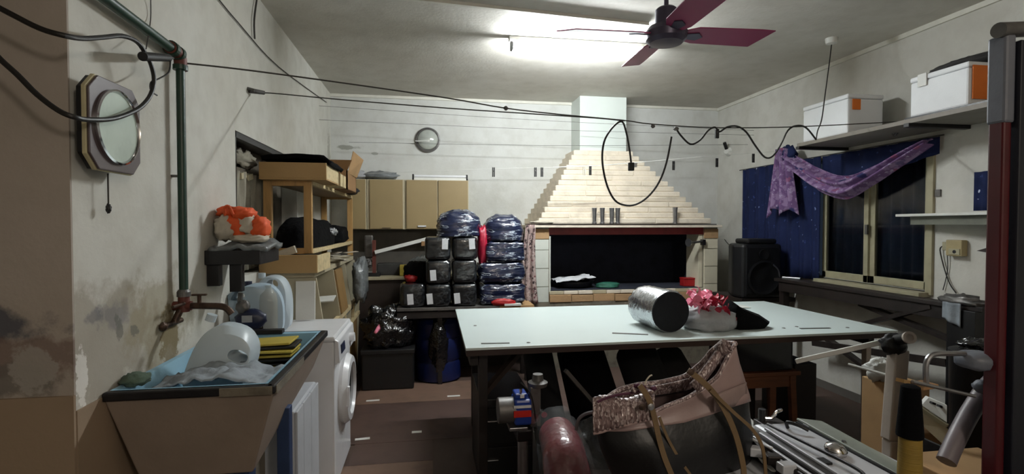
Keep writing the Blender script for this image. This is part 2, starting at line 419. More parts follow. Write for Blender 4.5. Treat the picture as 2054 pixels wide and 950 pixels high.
# window 1 : right wall
w1 = struct(MB().box(XR-.02, XR+.06, ry0-.05, ry0, rz0-.03, rz1+.04).box(XR-.02, XR+.06, ry1, ry1+.05, rz0-.03, rz1+.04)
    .box(XR-.02, XR+.06, ry0, ry1, rz1, rz1+.04).box(XR+.0, XR+.06, ry0, ry1, rz0-.03, rz0).build('window_1', 'frame_cream', bev=.003))
MB().box(XR-.10, XR+.02, ry0-.03, 4.25, rz0-.045, rz0-.01).build('window_sill', 'frame_cream', w1, bev=.004)
mid = 3.76
for a, b, nm in ((ry0, mid, 0), (mid, 4.26, 1)):
    x = XR+.035-.02*nm
    f = MB().box(x-.015, x+.015, a, a+.045, rz0, rz1).box(x-.015, x+.015, b-.045, b, rz0, rz1).box(x-.015, x+.015, a, b, rz0, rz0+.06).box(x-.015, x+.015, a, b, rz1-.05, rz1).build('sash', 'frame_cream', w1, bev=.003)
    MB().box(x-.003, x+.003, a+.045, b-.045, rz0+.06, rz1-.05).build('pane', 'glass', f)
MB().box(XR-.02, XR+.0, mid-.01, mid+.015, 1.42, 1.5).build('latch', 'dull_steel', w1)
MB().grid(lambda s, t: (XR+.1+.012*math.sin(s*70), ry0+.02+s*(4.3-ry0), rz0+t*(rz1-rz0)), 60, 2).build('inner_curtain', 'navy_curtain', w1, smooth=True, solid=.002)
# window 2 : old blocked window in the left wall
w2 = struct(MB().box(XL-.13, XL-.12, wy0, wy1, wz0, wz1).build('window_2', 'window_wood'))
MB().box(XL-.12, XL-.005, wy0, wy0+.03, wz0, wz1).box(XL-.12, XL-.005, wy0, wy1, wz1-.035, wz1).build('window_frame', 'black_metal', w2)
MB().bar((XL-.08, wy0+.14, wz0), (XL-.08, wy0+.14, wz1-.03), .04, .04).bar((XL-.08, wy0, wz1-.2), (XL-.08, wy0+.62, wz1-.2), .03, .035).build('sash_bar', 'window_wood', w2)
MB().grid(lambda s, t: (XL-.06+.02*math.sin(s*38+3*t)+.01*math.sin(s*90), wy0+.04+s*.6, wz1-.21-t*.6), 60, 8).build('net_curtain', 'net', w2, smooth=True, solid=.002)
MB().blob((XL-.07, wy0+.35, wz1-.12), (.03, .2, .05), 3, amp=.6, fr=3).build('gathered_net', 'net', w2, smooth=True)
for yy in (.07, .26, .38): MB().obox((XL-.05, wy0+yy, wz1-.23), (.02, .09, .035), rx=.2).build('wood_scrap', 'cab_edge', w2)

# ceiling conduit
a, b = P(960, 12, Z=HC-.012), P(1300, 49, Z=HC-.012)
tag(MB().bar(a+(a-b)*.6, b, .03, .022).build('cable_conduit', 'trim_white'), 'thin white cable conduit running across the ceiling behind the fan', 'conduit')

# ================= CEILING TUBE LIGHT =================
la, lb = P(1018, 100, Z=2.87), P(1303, 104, Z=2.87)
yl = (la.y+lb.y)/2
t = thing('fluorescent_lamp', 'lit white fluorescent tube lamp mounted flat on the ceiling behind the fan', 'lamp', ((la.x+lb.x)/2, yl, 2.85))
MB().box(la.x, lb.x, yl-.03, yl+.03, HC-.03, HC).build('housing', 'white', t, bev=.004)
MB().cyl((la.x+.03, yl, 2.862), (lb.x-.03, yl, 2.862), .018, n=16).build('tube', 'tube_light', t, smooth='auto')
for x in (la.x+.012, lb.x-.03): MB().box(x, x+.02, yl-.02, yl+.02, 2.845, HC-.04).build('end_holder', 'black', t)
# weak bulb behind the camera, lights the near end wall
t = thing('bulb_lamp', 'bare warm bulb hanging on a cord behind the camera', 'lamp', (1.0, -1.0, 2.4))
MB().tube([(1, -1, HC), (1, -1, 2.5)], .004, 6).build('cord', 'cable', t)
MB().cyl((1, -1, 2.46), (1, -1, 2.52), .02).build('socket', 'white', t)
MB().blob((1, -1, 2.42), (.035, .035, .04), amp=0).build('bulb', 'bulb', t, smooth=True)
L = bpy.data.lights.new('bulb_light', 'POINT'); L.energy = BULB_POWER; L.color = (1, .88, .76); L.shadow_soft_size = .15
lo = bpy.data.objects.new('bulb_light', L); sc.collection.objects.link(lo); lo.location = (0, 0, 0); lo.parent = t; lo.location = (0, 0, -.06)

# ================= CEILING FAN =================
hub = P(1336, 70, Z=2.5); hx, hy = hub.x, hub.y
t = thing('ceiling_fan', 'ceiling fan with four maroon blades and dark motor in front of the lit tube', 'fan', (hx, hy, 2.46))
MB().cyl((hx, hy, 2.6), (hx, hy, HC-.05), .012).build('down_rod', 'fan_hub', t)
MB().lathe([(.015, 0), (.06, .01), (.065, .05)], (hx, hy, HC-.05), n=20).build('canopy', 'fan_hub', t, smooth='auto')
MB().lathe([(.03, 2.45), (.085, 2.455), (.105, 2.475), (.11, 2.51), (.09, 2.54), (.058, 2.55), (.056, 2.63), (.045, 2.64), (.015, 2.65)], (hx, hy, 0), n=28).build('motor', 'fan_hub', t, smooth='auto')
MB().cyl((hx-.01, hy-.105, 2.515), (hx-.01, hy-.112, 2.515), .009).build('cap', 'chrome', t)
ang0 = math.atan2(P(1522, 78, Z=2.5).y-hy, P(1522, 78, Z=2.5).x-hx)
for k in range(4):
    an = ang0+k*math.pi/2; R = Matrix.Rotation(an, 3, 'Z')@Matrix.Rotation(math.radians(-15), 3, 'X')
    c = Vector((hx, hy, 2.5))
    out = [(.10, -.045), (.16, -.07), (.50, -.075), (.575, -.07), (.50, .075), (.16, .065), (.10, .045)]
    MB().prism([c+R@Vector((x, y, .0)) for x, y in out], R@Vector((0, 0, .006))).build('blade', 'fan_blade', t, bev=.0015)
    MB().prism([c+R@Vector((x, y, -.006)) for x, y in ((.08, -.015), (.17, -.03), (.2, 0), (.17, .03), (.08, .015))], R@Vector((0, 0, .005))).build('blade_iron', 'fan_hub', t)

# ceiling cable rose on the right
cr = P(1668, 82, Z=2.93)
tag(MB().lathe([(.015, -.03), (.04, -.02), (.045, .02)], (cr.x, cr.y, 2.93), n=18).build('ceiling_rose', 'white', smooth='auto'), 'small white ceiling rose with a cable hanging down near the right wall', 'ceiling rose')
# ================= HEARTH =================
HY = 5.2; hx0, hx1 = 1.06, 3.10
t = thing('brick_barbecue', 'built-in masonry barbecue with stepped brick hood, tiled pillars and dark firebox', 'barbecue', (2.08, 5.6, 0))
base = MB().box(hx0, hx1, HY, YB, 0, .70).build('base', 'concrete', t)
MB().box(hx0, hx0+.01, HY, YB, 0, 1.4).box(hx0+.16, hx0+.17, HY+.02, YB, .7, 1.4).build('side_wall', 'brick_side', t)
# pillars with tiles
for x0, x1, tm in ((hx0, hx0+.16, 'tile_white'), (hx1-.16, hx1, 'tile')):
    p = MB().box(x0, x1, HY+.012, YB, .70, 1.47).build('pillar', 'grout', t)
    zz = [.70, .86, 1.05, 1.24, 1.35]
    for a, b in zip(zz[:-1], zz[1:]): MB().box(x0+.003, x1-.003, HY, HY+.014, a+.003, b-.003).build('tile', tm, p, bev=.002)
    MB().box(x0, x1, HY-.005, HY+.014, 1.353, 1.455).build('tile', 'brick_tan', p, bev=.002)
MB().box(hx1-.21, hx1-.165, HY+.03, HY+.3, .75, 1.40).build('inner_jamb', 'tile', t, bev=.003)
MB().box(hx0+.165, hx0+.18, HY+.01, HY+.03, .80, 1.38).build('inner_trim', 'tile_white', t)
# firebox
MB().box(hx0+.16, hx1-.16, YB-.12, YB-.1, .7, 1.47).box(hx0+.17, hx0+.19, HY+.05, YB-.1, .7, 1.47).box(hx1-.165, hx1-.15, HY+.3, YB-.1, .7, 1.47).box(hx0+.16, hx1-.16, HY+.03, YB-.1, .815, .822).box(hx0+.16, hx1-.16, HY+.03, YB-.1, 1.44, 1.47).build('firebox', 'soot', t)
# hearth sill: tan bricks with a worn broken edge
x = hx0+.165; k = 0
while x < hx1-.17:
    w_ = min(.235, hx1-.165-x); MB().box(x+.003, x+w_-.003, HY-.01+.004*(k % 3), HY+.12, .70, .775-.006*(k % 2)).build('brick', 'brick_tan', t, bev=.003); x += w_; k += 1
x = hx0+.165; k = 0
while x < hx1-.17:
    w_ = min(.155, hx1-.165-x); MB().box(x+.002, x+w_-.002, HY+.0+.015*random.random(), HY+.2, .778, .812+.004*random.random()).build('ledge_brick', 'brick_buff' if k % 3 else 'cab_edge', t, bev=.004); x += w_; k += 1
MB().box(hx0+.16, hx1-.16, HY+.02, HY+.045, 1.395, 1.47).build('lintel', 'red_paint', t)
MB().box(hx0-.03, hx1+.02, HY-.05, YB, 1.47, 1.497).build('mantel_shelf', 'brick_buff', t, bev=.004)
MB().box(hx0+.04, hx1-.05, HY-.055, HY+.03, 1.500, 1.508).build('mantel_strip', 'dark_wood2', t)
# stepped hood courses
n = 14; z0, z1 = 1.510, 2.335; hgt = (z1-z0)/n
cx0, cx1, cyf = 1.685, 2.235, 5.67
for i in range(n):
    f0 = i/n; f = f0**0.93
    xa = 1.11+(cx0-.01-1.11)*(f0*.94); xb = 3.02+(cx1+.02-3.02)*(f0**.98); yf = 5.2+(cyf-5.2)*f0
    z = z0+i*hgt; L_ = xb-xa; m = max(2, round(L_/.6)); off = (i % 2)*.5
    c = MB(); c.box(xa+.01, xb-.01, yf+.006, YB, z, z+hgt); core = c.build('course_core', 'brick_buff', t)
    cuts = [0]+[(q+off)/m for q in range(m+1) if 0 < (q+off)/m < 1]+[1]
    for a, b in zip(cuts[:-1], cuts[1:]):
        dy = random.uniform(-.006, .006); dz = random.uniform(.001, .006)
        MB().box(xa+L_*a+.0015, xa+L_*b-.0015, yf-.002+dy, yf+.09, z+dz, z+hgt-.002).build('brick', 'brick_buff', core, bev=.009)
MB().box(cx0, cx1, cyf, YB, z1, HC).build('chimney', 'chimney', t, bev=.004)
# lamp clipped on the right jamb
q = P(1380, 486, Y=HY-.05)
s = thing('clamp_lamp', 'small metal clamp lamp fixed to the right pillar of the barbecue opening', 'lamp', tuple(q))
MB().lathe([(.012, 0), (.018, .03), (.045, .07)], q+Vector((.06, 0, 0)), (-1, -.3, 0), n=16).build('shade', 'steel', s, smooth='auto')
MB().cyl(q+Vector((.06, 0, 0)), q+Vector((.19, .04, .01)), .012).build('arm', 'dull_steel', s); MB().obox(q+Vector((.2, .06, 0)), (.03, .08, .06)).build('clamp', 'black_metal', s)
# metal tubes on the mantel
for k, (u, hh) in enumerate(((1192, .165), (1208, .165), (1227, .165), (1239, .165), (1354, .175))):
    q = P(u, 450, Y=HY-.02)
    lab = ['leftmost of four chrome cups standing upright on the barbecue mantel', 'second chrome cup from the left in the row of four on the mantel', 'third chrome cup from the left in the row of four on the mantel', 'rightmost of the four close chrome cups on the barbecue mantel', 'lone chrome cup standing on the right part of the barbecue mantel'][k]
    s = tag(MB().lathe([(.024, 0), (.024, .015), (.019, .02), (.024, hh-.03), (.027, hh), (.022, hh-.005), (.018, .03)], (q.x, HY-.02, 1.509), n=18).build('metal_cup', 'steel', smooth='auto'), lab, 'cup', 'chrome cups on the mantel')
# inside the firebox
q = P(1145, 572, Y=HY+.35)
s = thing('roasting_pan', 'black roasting pan covered with crumpled silver foil in the left of the firebox', 'pan', (q.x, HY+.27, .822))
MB().lathe([(.17, 0), (.21, .02), (.24, .07), (.23, .07), (.20, .03)], (q.x, HY+.29, .823), n=24).build('pan', 'black_metal', s, smooth='auto')
MB().grid(lambda a, b: (q.x-.22+a*.42, HY+.08+b*.36, .90+.04*a+.03*noise.noise(Vector((a*5, b*5, 2)))), 14, 12).build('foil', 'label_white', s, solid=.003)
q = P(1222, 570, Y=HY+.1)
tag(MB().blob((q.x, HY+.16, .84), (.13, .08, .04), 5, amp=.3, flat=.823).build('green_cloth', 'green_cloth', smooth=True), 'dark green folded cloth lying on the firebox floor beside the pan', 'cloth')
q = P(1383, 575, Y=HY+.1)
s = thing('red_tin', 'red square tin standing at the right front of the firebox', 'tin', (q.x, HY+.14, .822))
MB().box(q.x-.065, q.x+.065, HY+.1, HY+.2, .823, .90).build('body', 'red', s, bev=.006); MB().box(q.x-.068, q.x+.068, HY+.097, HY+.203, .90, .915).build('lid', 'red', s, bev=.003)
# long patterned cloth hung at left pillar
def towel(s, t_):
    wv = .02*math.sin(s*14)+.012*math.sin(s*29+4*t_)
    return (1.02-.02*math.sin(t_*3)+(s-.5)*(.10+.07*t_), HY-.06+wv, 1.50-t_*.80)
tag(MB().grid(towel, 24, 20).build('floral_cloth', 'floral', solid=.004, smooth=True), 'long pink and black floral cloth hanging from the mantel at the left pillar', 'cloth')
tag(MB().blob((1.13, HY-.01, 1.52), (.11, .04, .02), 8, amp=.5, flat=1.509).build('crumpled_paper', 'cream_cloth', smooth=True), 'crumpled pale paper scrap on the left end of the mantel', 'paper')

# ================= BACK LEFT =================
# upper cabinets: three units
t0 = [(-.83, -.44), (-.44, -.08), (-.08, .435)]
def ucab(x0, x1, doors, lab, handle=None):
    t = thing('wall_cabinet', lab, 'cabinet', ((x0+x1)/2, 5.87, 1.45), group='beige wall cabinets')
    MB().box(x0, x1, 5.72, YB, 1.45, 1.985).build('body', 'cab_edge', t, bev=.002)
    for k, (a, b) in enumerate(doors):
        d = MB().box(a, b, 5.70, 5.719, 1.455, 1.98).build('door', 'cab_beige', t, bev=.003)
        if handle == k: MB().box((a+b)/2-.045, (a+b)/2+.045, 5.685, 5.70, 1.475, 1.492).build('handle', 'white_gloss', d, bev=.003)
        elif handle is not None and k == 0: MB().box((a+b)/2-.045, (a+b)/2+.045, 5.69, 5.70, 1.462, 1.468).build('handle', 'dark_wood2', d)
ucab(-.84, -.655, [(-.835, -.665)], 'beige wall cabinet half hidden behind the wooden rack, leftmost of three')
ucab(-.65, -.255, [(-.62, -.275)], 'beige single door wall cabinet under the plastic bags, middle of three', 5)
ucab(-.25, .435, [(-.235, .09), (.105, .425)], 'beige wall cabinet with two doors and a chrome handle, rightmost of three', 0)
# things on top
tag(MB().blob((-.52, 5.86, 2.03), (.19, .12, .055), 2, amp=.35, flat=1.986).build('plastic_bag', 'grey_bag', smooth=True), 'crumpled grey clear plastic bag lying on top of the middle wall cabinet', 'bag')
tag(MB().blob((-.78, 5.85, 2.03), (.12, .12, .06), 9, amp=.35, flat=1.986).build('plastic_bag', 'pale_bag', smooth=True), 'pale plastic bag on top of the leftmost wall cabinet', 'bag')
s = thing('tube_fitting', 'unlit white fluorescent fitting lying on top of the two door wall cabinet', 'lamp', (.12, 5.8, 1.986))
MB().box(-.17, .425, 5.75, 5.79, 1.987, 2.01).build('housing', 'white', s); MB().cyl((-.15, 5.765, 2.03), (.41, 5.765, 2.03), .013).build('tube', 'white_gloss', s)
for x in (-.175, .41): MB().box(x, x+.018, 5.75, 5.79, 1.987, 2.05).build('end_holder', 'black', s)
# backsplash, counter
struct(MB().box(-1.07, .44, YB-.012, YB, .98, 1.45).build('trim_4', 'backsplash'))
t = thing('brick_counter', 'dark reddish masonry counter with a pale worktop edge against the back wall', 'counter', (-.2, 5.7, 0))
MB().box(-.99, .9, 5.45, YB-.012, 0, .93).build('body', 'dark_wood2', t); MB().box(-.99, .9, 5.42, YB-.012, .935, .965).build('worktop', 'cab_edge', t, bev=.004)
# vise
q = Vector((-.62, 5.55, .965))
t = thing('bench_vise', 'old grey bench vise with a brown upright handle on the back counter', 'vise', tuple(q))
MB().box(q.x-.05, q.x+.12, 5.5, 5.6, .965, 1.0).build('base', 'black_metal', t, bev=.004); MB().bar((q.x+.06, 5.53, .99), (q.x+.06, 5.53, 1.34), .035, .03).build('upright', 'rust_red', t)
MB().obox((q.x, 5.6, 1.27), (.09, .03, .24)).build('jaw', 'dull_steel', t, bev=.02); MB().blob((q.x-.01, 5.55, 1.1), (.06, .04, .05), 3, amp=.3).build('screw_block', 'dull_steel', t)
tag(MB().bar((-.55, 5.5, 1.215), (.0, 5.56, 1.355), .03, .035).build('white_batten', 'white'), 'white batten leaning up to the right over the back counter clutter', 'batten')
tag(MB().box(-.54, -.28, 5.6, 5.75, .966, 1.09).build('plastic_tub', 'roll_grey', bev=.01), 'grey plastic tub on the back counter beside the vise', 'tub')
tag(MB().box(-.30, -.22, 5.5, 5.58, .966, 1.08).build('yellow_carton', 'yellow', bev=.004), 'small yellow carton on the back counter', 'carton')
tag(MB().blob((-.08, 5.55, 1.06), (.13, .08, .1), 12, amp=.5, fr=4, flat=.966).build('clutter_bag', 'grey_bag', smooth=True), 'small grey and white bag of oddments on the back counter', 'bag')
tag(MB().obox((-.02, 5.56, 1.3), (.12, .05, .05), rz=.1).build('brown_block', 'cardboard2', bev=.003), 'small brown carton under the wall cabinet at the batten top', 'carton')
# --- the bench with wrapped goods
bx0, bx1, by0, by1, bz = -.29, .99, 4.83, 5.38, .735
t = thing('goods_table', 'low dark table along the back wall holding the wrapped black packets', 'table', (.4, 5.1, 0))
MB().box(bx0, .66, by0, by1, bz-.03, bz).build('table_top', 'dull_steel', t, bev=.002)
MB().box(.66, bx1, by0, 5.18, bz-.04, bz).build('side_board', 'cardboard', t, bev=.002)
for x, y in ((bx0+.05, by1-.05), (bx1-.06, by1-.25), (.1, by0+.06), (bx1-.06, by0+.06)): MB().box(x-.02, x+.02, y-.02, y+.02, 0, bz-.04).build('leg', 'dark_wood', t)
MB().box(bx0, bx1, by0+.01, by0+.03, bz-.10, bz-.042).build('apron', 'dark_wood', t)
pk = [(802, 0, 1, 823), (853, 0, 2, 862), (905, 0, 1, 917), (853, 1, 2, 869), (905, 1, 0, 0), (852, 2, 1, 893), (906, 2, 1, 947)]
names = ['bottom row left', 'bottom row middle', 'bottom row right', 'middle row left', 'middle row right, unlabelled', 'top row left', 'top row right']
h_ = .218
for k, (u, row, lab, lu) in enumerate(pk):
    x = P(u+26, 600, Y=4.93).x; wd = .235; z = bz+row*h_
    t = thing('wrapped_packet', 'black plastic wrapped packet'+(' with white paper label, ' if lab else ', ')+names[k]+' of the stack', 'packet', (x, 4.98, z), group='wrapped packets on the goods table')
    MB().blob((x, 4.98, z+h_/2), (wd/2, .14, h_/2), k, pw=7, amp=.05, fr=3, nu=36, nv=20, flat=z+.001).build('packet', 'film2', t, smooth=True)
    if lab:
        lx = P(lu, 590, Y=4.83).x; lx = min(max(lx, x-wd/2+.03), x+wd/2-.035); lz = z+(.03 if row == 0 or row == 1 else .10)
        MB().obox((lx, 4.832, lz+.05), (.055, .003, .098), ry=random.uniform(-.1, .1)).build('paper_label', 'label_white', t)
def bundle(cx, z0_, w_, h__, seed, lab, dome=True, mat='film'):
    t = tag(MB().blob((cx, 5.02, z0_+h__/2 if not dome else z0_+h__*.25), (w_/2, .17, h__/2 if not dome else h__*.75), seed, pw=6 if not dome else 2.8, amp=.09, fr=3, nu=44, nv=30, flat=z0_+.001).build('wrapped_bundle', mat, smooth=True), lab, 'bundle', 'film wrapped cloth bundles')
bundle(P(922, 450, Y=4.9).x, bz+3*h_, .42, .25, 11, 'domed dark cloth bundle in clear film on top of the packet stack')
rx = P(1007, 450, Y=4.95).x+.0
bundle(rx, bz+.002, .43, .205, 21, 'lowest film wrapped dark bundle right of the packet stack', False)
bundle(rx-.01, bz+.208, .44, .20, 22, 'film wrapped navy bundle second from the bottom in the right pile', False)
bundle(rx+.02, bz+.41, .38, .20, 23, 'film wrapped navy bundle third from the bottom in the right pile', False)
bundle(rx+.02, bz+.612, .38, .25, 24, 'domed film wrapped navy bundle on top of the right pile')
xr = P(967, 480, Y=5.0).x
tag(MB().blob((xr, 4.98, 1.30), (.045, .10, .19), 31, pw=3, amp=.2).build('red_cloth', 'crimson', smooth=True), 'bright red wrapped cloth squeezed between the two bundle piles, upper', 'cloth')
tag(MB().blob((rx+.0, 4.845, .765), (.12, .03, .035), 32, amp=.2, flat=bz+.001).build('red_strap', 'red', smooth=True), 'red cloth roll poking out under the lowest wrapped bundle', 'cloth')
tag(MB().blob((-.10, 5.12, 1.04), (.14, .12, .1), 33, amp=.2, pw=3).build('dark_backpack', 'black_cloth', smooth=True), 'black cloth bag behind the leftmost wrapped packet', 'bag')
tag(MB().blob((-.17, 5.02, .99), (.06, .06, .04), 34, amp=.3).build('red_pouch', 'red', smooth=True), 'small red pouch on top of the leftmost wrapped packet', 'pouch')
tag(MB().box(.70, .86, 4.80, 4.95, bz, bz+.02).build('white_card', 'cord_white', bev=.002), 'white card lying at the corner of the goods table', 'card')
# trash bag pile, drum
t = thing('black_crate', 'black plastic crate on the floor under the wall of the back counter', 'crate', (-.36, 4.9, 0))
MB().box(-.60, -.14, 4.78, 5.15, .007, .36).build('body', 'black', t, bev=.01); MB().box(-.61, -.13, 4.77, 5.16, .33, .37).build('rim', 'black', t, bev=.006)
tag(MB().blob((-.38, 4.95, .52), (.23, .17, .22), 41, amp=.28, fr=3, nu=48, nv=30, flat=.372).build('trash_bag', 'trash_bag', smooth=True), 'shiny black bin bag heaped on the black crate', 'bag')
tag(MB().tube([P(752, 668, Y=4.78), P(765, 650, Y=4.85), P(780, 632, Y=4.95)], lambda a: .012+.010*math.sin(a*3), 10).build('pink_wrap', 'pink', smooth=True), 'twisted pink plastic wrapper sticking up behind the bin bag', 'wrapper')
xd = P(880, 700, Y=4.95).x
t = thing('blue_drum', 'blue plastic drum under the goods table', 'drum', (xd, 5.05, 0))
MB().lathe([(.19, .002), (.215, .02), (.22, .18), (.21, .2), (.22, .22), (.22, .40), (.21, .42), (.22, .44), (.21, .56), (.17, .60)], (xd, 5.1, 0), n=32).build('body', 'blue_drum', t, smooth='auto')
tag(MB().blob((xd, 4.98, .35), (.11, .14, .33), 44, amp=.15, nu=30, nv=24, flat=.01).build('trash_bag', 'trash_bag', smooth=True), 'tall black bin bag draped over the front of the blue drum', 'bag')
# wall lamp, sconce
q = P(858, 281, Y=YB)
t = thing('round_wall_lamp', 'round unlit bulkhead lamp with clouded glass on the back wall above the cabinets', 'lamp', (q.x, YB-.05, q.z))
MB().lathe([(.14, 0), (.14, .03), (.125, .035), (.12, .03)], (q.x, YB, q.z), (0, -1, 0), n=36).build('rim', 'dull_steel', t, smooth='auto')
MB().lathe([(.12, .025), (.105, .05), (.07, .07), (.03, .08), (.001, .082)], (q.x, YB, q.z), (0, -1, 0), n=36).build('glass', 'lamp_glass', t, smooth=True)
MB().box(q.x-.14, q.x+.02, YB-.09, YB-.085, q.z-.03, q.z-.022).build('guard_bar', 'cord_white', t)
q = P(1463, 304, X=XR)
t = thing('wall_bulb_holder', 'small white wall bulb holder with black socket on the far right wall', 'lamp', tuple(q))
MB().lathe([(.05, 0), (.055, .01), (.03, .06)], q, (-1, -.4, 0), n=18).build('shade', 'white', t, smooth='auto')
MB().cyl(q+Vector((-.05, -.02, .03)), q+Vector((-.09, -.04, .10)), .02).build('socket', 'black', t)
# ================= LEFT WALL =================
def octo(y0, y1, z0, z1, c, x): return [(x, y0+c, z0), (x, y1-c, z0), (x, y1, z0+c), (x, y1, z1-c), (x, y1-c, z1), (x, y0+c, z1), (x, y0, z1-c), (x, y0, z0+c)]
cy0, cy1, cz0, cz1 = 1.735, 2.018, 1.668, 1.962
cm, cn = (cy0+cy1)/2, (cz0+cz1)/2
t = thing('wall_clock', 'octagonal wall clock with brown frame, silver ring and pale green dial', 'clock', (XL, cm, cz0))
MB().prism(octo(cy0+.004, cy1-.004, cz0+.004, cz1-.004, .045, XL+.034), (.015, 0, 0)).build('back_case', 'black', t, bev=.002)
MB().box(XL, XL+.034, cm-.03, cm+.03, cz1-.09, cz1-.05).build('wall_bracket', 'dull_steel', t)
MB().prism(octo(cy0, cy1, cz0, cz1, .045, XL+.0495), (.0125, 0, 0)).build('case_edge', 'cream_edge', t, bev=.002)
MB().prism(octo(cy0+.003, cy1-.003, cz0+.003, cz1-.003, .045, XL+.062), (.008, 0, 0)).build('frame', 'brown_frame', t, bev=.003)
MB().lathe([(.121, .0), (.121, .010), (.115, .013), (.111, .006), (.111, 0)], (XL+.07, cm, cn), (1, 0, 0), n=48).build('ring', 'chrome', t, smooth='auto')
MB().lathe([(.112, 0), (.112, .004)], (XL+.07, cm, cn), (1, 0, 0), n=48).build('dial', 'dial', t)
c = MB().tube([(XL+.03, cm+.02, cz0), (XL+.03, cm+.02, cz0-.10)], .0025, 6).build('hanging_cord', 'wire', t)
MB().blob((XL+.03, cm+.02, cz0-.115), (.008, .008, .016), amp=.3).build('cord_knob', 'black_metal', c)
# green pipe
py = 2.393
t = thing('water_pipe', 'dark green water pipe running down the left wall from a rusty elbow to the tap', 'pipe', (-1.03, py, 1.19))
MB().cyl((-1.03, py, 1.18), (-1.03, py, 2.2), .017, n=16).build('vertical_pipe', 'green_pipe', t, smooth='auto')
MB().cyl((-1.03, py-.06, 2.215), (-1.02, -.6, 2.30), .019, n=16).build('horizontal_pipe', 'green_pipe', t, smooth='auto')
e = MB().tube([(-1.03, py-.09, 2.216), (-1.03, py-.02, 2.214), (-1.03, py, 2.19), (-1.03, py, 2.15)], .025, 12).build('elbow', 'rust_red', t, smooth='auto')
MB().lathe([(.03, -.01), (.03, .015)], (-1.03, py-.075, 2.216), (0, 1, 0)).lathe([(.029, -.01), (.029, .012)], (-1.03, py-.02, 2.214), (0, 1, 0)).lathe([(.028, -.01), (.028, .01)], (-1.03, py, 2.16)).build('collar', 'green_pipe', e)
MB().lathe([(.026, 0), (.026, .02), (.02, .03)], (-1.03, py, 1.195)).build('union_nut', 'dull_steel', t)
MB().box(XL, -1.03, py-.008, py+.008, 1.7, 1.71).build('pipe_clip', 'dull_steel', t)
# tap cluster
t = thing('brass_tap', 'old brown brass tap with a spout reaching over the sink, below the green pipe', 'tap', (-1.03, py, 1.1))
MB().cyl((XL, py, 1.155), (-1.0, py, 1.155), .02).cyl((-1.03, py, 1.13), (-1.03, py, 1.20), .022).build('tee', 'rust_red', t, smooth='auto')
MB().tube([(-1.02, py, 1.155), (-.93, py-.02, 1.155), (-.86, py-.03, 1.15), (-.83, py-.03, 1.12)], .014, 10).build('spout', 'brass_rust', t, smooth='auto')
h = MB().cyl((-.965, py-.01, 1.16), (-.965, py-.01, 1.20), .008).build('valve_stem', 'brass_rust', t)
MB().box(-.995, -.935, py-.018, py-.002, 1.198, 1.206).build('valve_handle', 'brass_rust', h, bev=.003)
MB().cyl((-1.04, py-.01, 1.14), (-1.055, py-.03, 1.09), .014).cyl((-1.055, py-.11, 1.09), (-1.055, py+.03, 1.09), .011).blob((-1.055, py-.12, 1.09), (.014, .02, .018), amp=.2).build('lower_branch', 'brass_rust', t, smooth='auto')
MB().cyl((-1.02, py-.02, 1.168), (-1.02, py-.12, 1.168), .006).build('small_lever', 'brass_rust', t)
# black hose loop with fitting
pts = [P(u, v, Y=1.6) for u, v in ((-40, -5), (20, 27), (80, 57), (128, 71))]+[P(u, v, X=-.98) for u, v in ((165, 77), (205, 75), (245, 72), (275, 84), (292, 108))]
pts += [P(u, v, X=-.975) for u, v in ((303, 130), (309, 160), (302, 190), (285, 212), (262, 226), (225, 238), (180, 240), (150, 235))]+[P(u, v, Y=1.62) for u, v in ((118, 222), (75, 190), (35, 150), (0, 118), (-40, 75))]
t = thing('rubber_hose', 'thick black rubber hose looping over the left wall in front of the octagonal clock', 'hose', tuple(pts[8]))
MB().tube(pts, .0075, 10, 4).build('hose', 'rubber', t, smooth='auto')
a, b = P(286, 113, X=-.97), P(338, 116, X=-.99)
MB().cyl(a, b, .016, .014).build('joint_fitting', 'black', t, smooth='auto'); MB().cyl(b, b+(b-a).normalized()*.05, .006, .004).build('fitting_tip', 'black', t)
MB().tube([P(u, v, X=-.98) for u, v in ((342, 122), (338, 145), (318, 158), (303, 165), (303, 182), (315, 191))], .003, 6).build('tie_wire', 'cable', t)
tag(MB().tube([P(302, -10, X=-1.05), P(302, 40, X=-1.06), P(293, 98, X=-1.0)], .002, 5).build('hanging_string', 'wire'), 'thin grey string hanging down the left wall to the hose fitting', 'string')
tag(MB().tube([P(430, -12, X=-1.062), P(480, 48, X=-1.062), P(560, 135, X=-1.062), P(655, 205, X=-1.062)], .0035, 5).build('wall_cable', 'wire'), 'thin cable tacked diagonally along the upper left wall', 'cable')
tag(MB().tube([P(516, -8, X=-1.055), P(510, 40, X=-1.055), P(511, 78, X=-1.055)], .006, 6).build('short_cable', 'wire'), 'short cable dropping from the ceiling down the left wall', 'cable')

# ================= CLOTHESLINES =================
def yline(u): return 2.40+(u-365)/(1800-365)*1.0
A = [(365, 126), (500, 141), (700, 168), (900, 197), (1015, 217), (1130, 230), (1250, 241), (1310, 249), (1440, 256), (1600, 254), (1800, 244)]
ta = thing('clothesline', 'long dark clothesline from the green pipe elbow across the room to the wall shelf', 'line', tuple(P(*A[0], Y=2.4)))
MB().tube([P(u, v, Y=yline(u)) for u, v in A], .0035, 6).build('rope', 'wire', ta)
for u in (1015, 1310):
    p = P(u, dict(((1015, 217), (1310, 253)))[u], Y=yline(u)); MB().blob(p, (.012, .01, .012), amp=.3).build('knot', 'dull_steel', ta)
B = [(500, 181), (560, 188), (700, 201), (900, 217), (1080, 229), (1200, 237), (1250, 242)]
yb = lambda u: 3.42+(u-500)/(750)*(yline(1250)-3.42)
tb = thing('clothesline', 'second clothesline from a hook block on the left wall to the hanging cable', 'line', tuple(P(*B[0], Y=3.42)))
